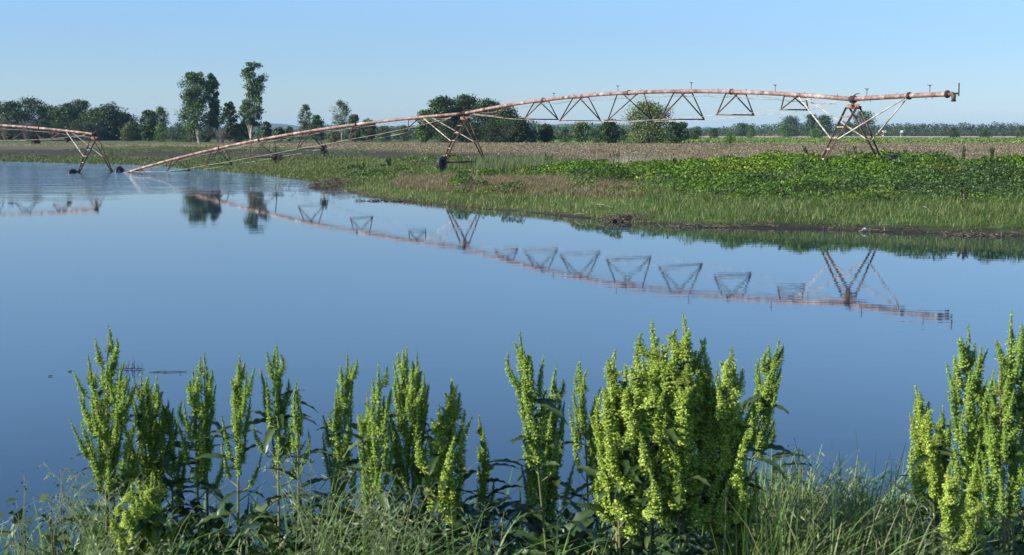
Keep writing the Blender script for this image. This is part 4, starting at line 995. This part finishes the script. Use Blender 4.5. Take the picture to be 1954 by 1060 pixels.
DG = 'curly dock plants in the foreground'
def dock(tops, D, n_rac, style, label, low=.36, spread=.07, base_px=None, lsc=1.0, rlen=1.0, n_leaf=8, seed=0, big=4):
    rs_ = np.random.RandomState(seed + int(tops[0][0])); rnd = random.Random(seed + int(tops[0][0]))
    bpx = base_px if base_px is not None else np.mean([t_[0] for t_ in tops]); bx = at(bpx, 900, D).x
    gz = float(ground(np.array([bx]), np.array([D]))[0]) - .02
    root = empty('curly_dock', (bx, D, gz)); tag(root, label, 'dock plant', DG); B = np.array([bx, D, gz]); T = QB(); rac = []
    def put(me, name, p, d, sc, roll, sc2=None):
        o = bpy.data.objects.new(name, me); COL.objects.link(o); o.parent = root
        o.location = Vector(tuple(p - B)); qd = Vector(tuple(d)).to_track_quat('Z', 'Y') @ Matrix.Rotation(roll, 3, 'Z').to_quaternion()
        o.rotation_mode = 'QUATERNION'; o.rotation_quaternion = qd; k_ = (sc2 or sc) * (.74 if style == 'mid' else .92); o.scale = (k_, k_, sc); return o
    low = low + .08; per = max(3, int(n_rac * (1.05 if style == 'dense' else 1.2)) // len(tops)); spread = spread * (1.2 if style == 'dense' else .95)
    for (tx, ty) in tops:
        tp_ = V3(at(tx, ty, D + rs_.uniform(-.12, .12))); lean = tp_ - B
        b0 = B + rs_.normal(0, .012, 3) * (1, 1, 0)
        ctrl = b0 + (0, 0, lean[2] * .5); ctrl[:2] += lean[:2] * .28
        def cv(f): return b0 * (1 - f) ** 2 + 2 * ctrl * f * (1 - f) + tp_ * f * f
        fs = np.linspace(0, .97, 12); tube(T, [cv(f) for f in fs], [.0062 * (1 - f * .8) for f in fs], 6)
        Ht = lean[2]; tl = .27 * rlen
        dr = unit(tp_ - cv(.8)); put(rnd.choice(RAC[style]), 'seed_spike', tp_ - dr * tl, dr, tl / .28, rs_.rand() * 6, lsc)
        for i in range(per - 1):
            f = low + (.89 - low) * (i + rs_.rand() * .8) / (per - 1); p0 = cv(f); az = i * 2.4 + rs_.normal(0, .3)
            ln = min(.22 if style == 'dense' else .18, (1 - f) * Ht * .44 + .02) * rs_.uniform(.7, 1.15) * rlen; td = unit(cv(min(1, f + .05)) - cv(f))
            out = np.array([math.cos(az), math.sin(az) * .8, 0]); sp_ = spread * rs_.uniform(.7, 1.5) * (1.25 - .5 * f) * min(1, ln / .14)
            st_len = ln * .22; p1 = p0 + td * st_len + out * sp_ * .55; p2 = p0 + td * (st_len + ln) + out * sp_ * 1.15
            mx = cv(1.0)[2] - .01
            tube(T, [p0, p1 * .7 + p0 * .3 + out * sp_ * .1, p1], [.0028, .0024, .002], 4); put(rnd.choice(RAC[style]), 'seed_spike', p1, unit(p2 - p1), ln / .28, rs_.rand() * 6, lsc * rs_.uniform(.85, 1.1))
        for i in range(int(n_leaf * 2.3) // len(tops) + 1):
            f = rs_.uniform(.15, .78); p = cv(f); az = rs_.rand() * 6.283; me = rnd.choice(LEAF_S); o = bpy.data.objects.new('leaf', me); COL.objects.link(o); o.parent = root
            o.location = Vector(tuple(p - B)); o.rotation_euler = (rs_.normal(0, .3), rs_.uniform(-.5, .35), az); k_ = rs_.uniform(.7, 1.35); o.scale = (k_, k_, k_)
    for i in range(big * 2):
        az = i * 2.1 + rs_.rand(); me = rnd.choice(LEAF_L); o = bpy.data.objects.new('leaf', me); COL.objects.link(o); o.parent = root
        o.location = (0, 0, rs_.uniform(.02, .26)); o.rotation_euler = (rs_.normal(0, .35), rs_.uniform(-1.0, .1), az); k_ = rs_.uniform(.6, 1.15); o.scale = (k_, k_, k_)
    T.build('stem', M_STEM, root, smooth=True)
    return root
dock([(206, 618), (168, 678), (232, 690)], 5.0, 54, 'mid', 'tall bushy green dock, leftmost of the tall ones', spread=.075, low=.28, n_leaf=12)
dock([(268, 708), (300, 712)], 5.2, 34, 'mid', 'dark dense dock just right of the leftmost tall one', spread=.055, low=.25, lsc=1.1)
dock([(320, 760)], 5.1, 16, 'mid', 'short dock squeezed between the dark dense dock and the thin trio', spread=.06, low=.3)
dock([(388, 668), (368, 700)], 5.1, 28, 'mid', 'airy dock, left one of the thin trio of stems over the water', spread=.05, low=.3)
dock([(457, 672)], 5.0, 15, 'mid', 'thin airy dock, middle one of the trio of stems over the water', spread=.055, low=.32)
dock([(527, 650)], 4.9, 18, 'mid', 'airy narrow dock, right one of the trio of stems over the water', spread=.065, low=.35)
dock([(568, 722)], 4.9, 8, 'mid', 'small wispy dock right of the thin trio', spread=.035, low=.5, lsc=.85, rlen=.7)
dock([(662, 670), (640, 760)], 5.1, 26, 'mid', 'dock at the left of the middle-left group, its bare tip rising thin', spread=.05, low=.28)
dock([(722, 688), (700, 745)], 4.9, 30, 'mid', 'dock in the middle of the middle-left group', spread=.055, low=.25)
dock([(775, 652), (795, 668)], 5.0, 42, 'mid', 'tallest dock of the middle-left group', spread=.06, low=.25)
dock([(862, 718), (838, 770)], 4.9, 30, 'dense', 'dense dock standing free at the right of the middle-left group', spread=.05, low=.25)
dock([(912, 788), (928, 850)], 5.1, 14, 'mid', 'small thin dock with long narrow leaves left of the leaning one', spread=.035, low=.35, lsc=.9, rlen=.7, n_leaf=12)
dock([(992, 630)], 4.8, 18, 'mid', 'leaning pale dock with a bare pink stem, tall and slender in the middle', base_px=1062, spread=.05, low=.38, lsc=1.1)
dock([(1062, 694), (1042, 735), (1028, 800)], 5.1, 42, 'mid', 'bushy dock left of the biggest clump', spread=.05, low=.22)
dock([(1106, 680), (1140, 770)], 5.2, 28, 'mid', 'airy dock touching the left side of the biggest clump', spread=.05, low=.3)
dock([(1175, 662), (1192, 690), (1165, 720)], 4.5, 48, 'dense', 'dense yellow-green dock, left part of the biggest clump', spread=.055, low=.27, lsc=1.15, n_leaf=24, big=8)
dock([(1243, 606), (1225, 672), (1262, 650)], 4.5, 56, 'dense', 'dense yellow-green dock with the second highest tip of the biggest clump', spread=.06, low=.27, lsc=1.2, n_leaf=26, big=9)
dock([(1302, 596), (1285, 650), (1335, 645)], 4.5, 60, 'dense', 'dense yellow-green dock with the highest tip of all', spread=.06, low=.27, lsc=1.2, n_leaf=26, big=9)
dock([(1394, 658), (1368, 700), (1412, 770)], 4.6, 50, 'dense', 'dense dock, right part of the biggest clump', spread=.055, low=.2, lsc=1.12, n_leaf=10)
dock([(1489, 640)], 5.0, 22, 'mid', 'single dock leaning right, standing free of the biggest clump', base_px=1408, spread=.05, low=.42, lsc=1.1)
dock([(1472, 790)], 5.2, 5, 'mid', 'short dark-leaved dock stem beside the one leaning right', spread=.02, low=.7, rlen=.35, n_leaf=10)
dock([(1746, 730), (1770, 775)], 4.7, 24, 'dense', 'short upright dock, leftmost of the right-hand group', spread=.035, low=.38, lsc=1.0, base_px=1800)
dock([(1799, 768)], 4.9, 12, 'mid', 'short dock with long thin leaves, second in the right-hand group', spread=.035, low=.3, lsc=.9, n_leaf=12)
dock([(1848, 614), (1872, 690)], 4.7, 40, 'mid', 'tall airy dock in the middle of the right-hand group', spread=.06, low=.3, lsc=1.1)
dock([(1931, 588), (1905, 700), (1960, 640)], 4.6, 54, 'mid', 'tallest dock of the right-hand group, at the right edge of the photo', spread=.065, low=.3, lsc=1.1)
dock([(2010, 640)], 4.8, 20, 'mid', 'dock just outside the right edge of the photo', spread=.06)
dock([(1815, 880), (1860, 900)], 4.5, 22, 'dense', 'low yellow-green dock at the foot of the right-hand group', spread=.05, low=.3, rlen=.8)
dock([(290, 900), (250, 920)], 4.6, 26, 'dense', 'low seed-heavy dock in front of the dark dense dock', spread=.06, low=.3, rlen=.8)

# ------------------------------------------------------------------ foreground grasses
np.random.seed(91)
def near_grass(name, label, N, x0, x1, y0, y1, H, lean, Wd, cols, seed, dens=None, segs=4, cat='grass'):
    np.random.seed(seed); x = np.random.uniform(x0, x1, N); y = np.random.uniform(y0, y1, N)
    cl = vnoise(x, y, .16, seed); k = np.random.rand(N) < np.clip(cl * 1.6 - .25, .05, 1) * (dens(x, y) if dens else 1); x = x[k]; y = y[k]; n = len(x)
    h = H * np.random.uniform(.45, 1.2, n) * (.7 + .6 * fnoise(x, y, .6, seed + 1)); ln = np.random.normal(0, lean, (n, 2)) * h[:, None] + np.array([.12, 0]) * h[:, None]
    q = QB(); blades(q, np.stack([x, y, ground(x, y) - .02], 1), h, ln, Wd * np.random.uniform(.5, 1.4, n), pal(n, cols, .25), segs)
    o = q.build(name, M_GRASS, smooth=True); tag(o, label, cat, kind='stuff'); return o
fx = lambda x, y: np.interp(x / y * F_PX + 977, [-600, 0, 70, 200, 330, 520, 560, 700, 850, 900, 1000, 1300, 1420, 1700, 1900, 3000], [.5, .10, .15, .6, .45, .25, .6, .8, .5, .25, .45, .7, 1, 1, 1, 1])
GG = [(0.12, 0.24, 0.05), (0.18, 0.30, 0.08), (0.07, 0.14, 0.03), (0.26, 0.34, 0.14)]
near_grass('near_grass', 'dense grey-green grass at the foot of the foreground docks', 22000, -4.5, 4.5, 3.9, 6.0, .30, .45, .0085, GG, 92, fx)
near_grass('broad_grass', 'broader fresh green grass leaves among the foreground docks', 6500, -4.5, 4.5, 4.0, 5.6, .36, .55, .015, [(0.11, 0.24, 0.04), (0.18, 0.32, 0.07), (0.07, 0.15, 0.03)], 93, fx)
near_grass('straw_grass', 'pale dry straw stems in the foreground grass', 1500, -4.5, 4.5, 3.9, 5.5, .30, .6, .003, [(0.45, 0.38, 0.22), (0.32, 0.28, 0.15)], 94, fx)
near_grass('tall_near_grass', 'taller green grass filling the gap between the biggest dock clump and the right group', 9000, .55, 2.1, 4.3, 5.6, .46, .32, .009, [(0.08, 0.17, 0.03), (0.14, 0.25, 0.06), (0.24, 0.31, 0.12), (0.30, 0.29, 0.15)], 96,
           lambda x, y: np.interp(x / y * F_PX + 977, [1380, 1430, 1700, 1800], [0, 1, .9, 0]))
# broad-leaved low herbs at the very bottom
np.random.seed(95); n = 14000; x = np.random.uniform(-4.5, 4.5, n); y = np.random.uniform(3.9, 5.4, n); k = np.random.rand(n) < fx(x, y); x = x[k]; y = y[k]; n = len(x)
q = QB(); s = np.random.uniform(.02, .075, n)
leaves(q, np.stack([x, y, ground(x, y) + np.random.rand(n) ** .8 * .26], 1), np.random.normal(size=(n, 3)), np.random.normal(size=(n, 3)) * .7 + np.array([0, -.2, 1]), s, s * .55, pal(n, [(0.06, 0.11, 0.03), (0.09, 0.14, 0.05), (0.04, 0.08, 0.02)]))
o = q.build('low_herbs', M_LEAF); tag(o, 'low broad-leaved herbs under the foreground grass', 'herbs', kind='stuff')

def brome(px, top, D, n_st, label, wid=.10, seed=0, cols=((0.26, 0.33, 0.15), (0.38, 0.43, 0.24), (0.18, 0.26, 0.10))):
    """clump of drooping seeding grass"""
    rs_ = np.random.RandomState(seed + int(px)); np.random.seed(seed + int(px) + 3); c = at(px, top, D); gz = float(ground(np.array([c.x]), np.array([D]))[0]) - .02
    n_st = max(5, int(n_st * .62)); root = empty('seeding_grass', (c.x, D, gz)); tag(root, label, 'grass clump', 'seeding grass clumps in the foreground'); St = QB(); Sd = QB()
    for i in range(n_st):
        b = np.array([c.x + rs_.normal(0, wid * .35), D + rs_.normal(0, .06), gz]); H = (c.z - gz) * rs_.uniform(.66, 1.0)
        az = rs_.normal(0, .9) + (math.pi if rs_.rand() < .4 else 0); dv = np.array([math.cos(az), math.sin(az) * .6, 0]); ln = rs_.uniform(.05, .22) * H + wid * .4
        cv = lambda f: b + dv * ln * f ** 2.2 + np.array((0, 0, H * (f - .10 * f ** 4)))
        tube(St, [cv(f) for f in np.linspace(0, 1, 8)], [.0022, .002, .0018, .0016, .0014, .0012, .001, .0007], 4, tint=cols[0])
        for j in range(8):
            f = rs_.uniform(.62, 1.0); a = cv(f); ang = rs_.rand() * 6.283; l = .075 * (1.15 - f) / .5 * rs_.uniform(.6, 1.3) + .012
            e = a + np.array([math.cos(ang) * l, math.sin(ang) * l, l * rs_.uniform(-.5, .7)]); mid = (a + e) / 2 + (0, 0, .012)
            tube(St, [a, mid, e], [.0008, .0007, .0005], 3, tint=cols[0], cap=False)
            k_ = 2; t_ = np.random.uniform(.5, 1, (k_, 1)); C = mid * (1 - t_) + e * t_ + (0, 0, -.004); d_ = e - mid + np.array([0, 0, -.012]) ; dd = np.tile(d_, (k_, 1)) + np.random.normal(0, .006, (k_, 3))
            s = np.random.uniform(.018, .030, k_); leaves(Sd, C, dd, np.random.normal(size=(k_, 3)), s, s * .22, pal(k_, cols))
    B = np.stack([np.full(n_st * 3, c.x) + np.random.normal(0, wid * .5, n_st * 3), np.full(n_st * 3, D) + np.random.normal(0, .07, n_st * 3), np.full(n_st * 3, gz)], 1)
    n3 = n_st * 3; Bl = QB(); h = (c.z - gz) * np.random.uniform(.35, .85, n3); blades(Bl, B, h, np.random.normal(0, .35, (n3, 2)) * h[:, None], .010 * np.random.uniform(.6, 1.4, n3), pal(n3, [(0.12, 0.24, 0.05), (0.20, 0.30, 0.09)]), 4)
    St.build('stem', M_GRASS, root); Sd.build('seed_head', M_GRASS, root); Bl.build('blades', M_GRASS, root, smooth=True)
for px, top, D, ns, wd, lb in [
      (12, 930, 4.7, 8, .08, 'sparse seeding grass clump at the left edge of the photo'), (95, 868, 4.9, 12, .10, 'drooping pale seeding grass clump, second from the left edge'),
      (150, 850, 4.8, 16, .12, 'pale feathery grass clump against the leftmost tall dock'), (210, 905, 4.5, 18, .14, 'dense pale grass clump before the leftmost tall dock'),
      (225, 960, 4.3, 16, .14, 'low pale grass clump in front of the dense one'),
      (600, 795, 4.8, 14, .09, 'pale feathery grass clump left of the middle-left dock group'), (645, 850, 4.5, 22, .15, 'thick pale grass clump before the middle-left dock group'),
      (705, 880, 4.4, 24, .16, 'thick grey-green grass clump under the middle of the middle-left dock group'), (770, 900, 4.5, 18, .14, 'grey-green grass clump under the tallest dock of the middle-left group'),
      (880, 925, 4.5, 12, .10, 'whitish grass tips between the middle-left docks and the small thin dock'), (440, 980, 4.4, 8, .10, 'short grass tuft under the thin trio of docks'), (560, 985, 4.3, 10, .12, 'short grass tuft under the small wispy dock'),
      (1185, 850, 4.9, 9, .07, 'fine grass tuft between the bushy dock and the biggest clump'),
      (1500, 900, 4.8, 14, .12, 'dark fine grass clump right of the biggest dock clump'), (1600, 838, 4.9, 24, .15, 'highest grey-green grass clump between the biggest dock clump and the right group'),
      (1650, 875, 4.8, 22, .15, 'grey-green grass clump right of the highest one'), (1560, 915, 4.6, 20, .15, 'lower grey-green grass clump left of the highest one'),
      (1710, 915, 4.6, 18, .14, 'grey-green grass clump left of the right-hand docks'), (1790, 950, 4.4, 14, .14, 'low grass clump under the right-hand docks')]:
    brome(px, top - (22 if px > 1450 else 0), D, ns, lb, wd)
# thin dotted-leaf herbs at the lower left
for px, top, lb in ((45, 905, 'thin dark herb stem with tiny round leaves at the lower left, left one'), (93, 900, 'thin dark herb stem with tiny round leaves at the lower left, right one'), (955, 975, 'thin herb with tiny pale seed heads left of the leaning dock')):
    c = at(px, top, 4.7); gz = float(ground(np.array([c.x]), np.array([4.7]))[0]); np.random.seed(int(px)); o = empty('herb', (c.x, 4.7, gz)); tag(o, lb, 'herb', 'thin herbs in the foreground')
    T = QB(); L = QB(); H = c.z - gz
    for j in range(3):
        e = np.array([c.x + np.random.normal(0, .02), 4.7 + np.random.normal(0, .02), gz + H * (1 - .18 * j)]); b = np.array([c.x + np.random.normal(0, .02), 4.7, gz])
        tube(T, [b, (b + e) / 2 + (np.random.normal(0, .01), 0, 0), e], [.0018, .0014, .0008], 4)
        n = 36; f = np.random.uniform(.3, 1, (n, 1)); C = b * (1 - f) + e * f + np.random.normal(0, .012, (n, 3)); s = np.random.uniform(.006, .013, n)
        leaves(L, C, np.random.normal(size=(n, 3)), np.random.normal(size=(n, 3)), s, s * .8, pal(n, [(0.10, 0.12, 0.04), (0.05, 0.06, 0.02)]))
    T.build('stem', M_TWIG, o); L.build('leaves', M_LEAF, o)

# ------------------------------------------------------------------ haze
m, t, out = newmat('haze'); v = node(t, 'ShaderNodeVolumePrincipled'); v.inputs['Color'].default_value = (0.42, 0.66, 1.0, 1)
v.inputs['Density'].default_value = HAZE_DENSITY; v.inputs['Anisotropy'].default_value = 0.2
t.links.new(v.outputs[0], out.inputs['Volume'])
q = QB(); bx0, bx1, by0, by1, bz0, bz1 = -6100, 6100, -62, 9100, -2.5, 60
Vb = [(a, b, c_) for c_ in (bz0, bz1) for (a, b) in ((bx0, by0), (bx1, by0), (bx1, by1), (bx0, by1))]
q.add(Vb, [(3, 2, 1, 0), (4, 5, 6, 7), (0, 1, 5, 4), (1, 2, 6, 5), (2, 3, 7, 6), (3, 0, 4, 7)])
hz = q.build('haze', m); tag(hz, 'thin pale air that turns the far hills and woods blue', 'haze', kind='stuff')
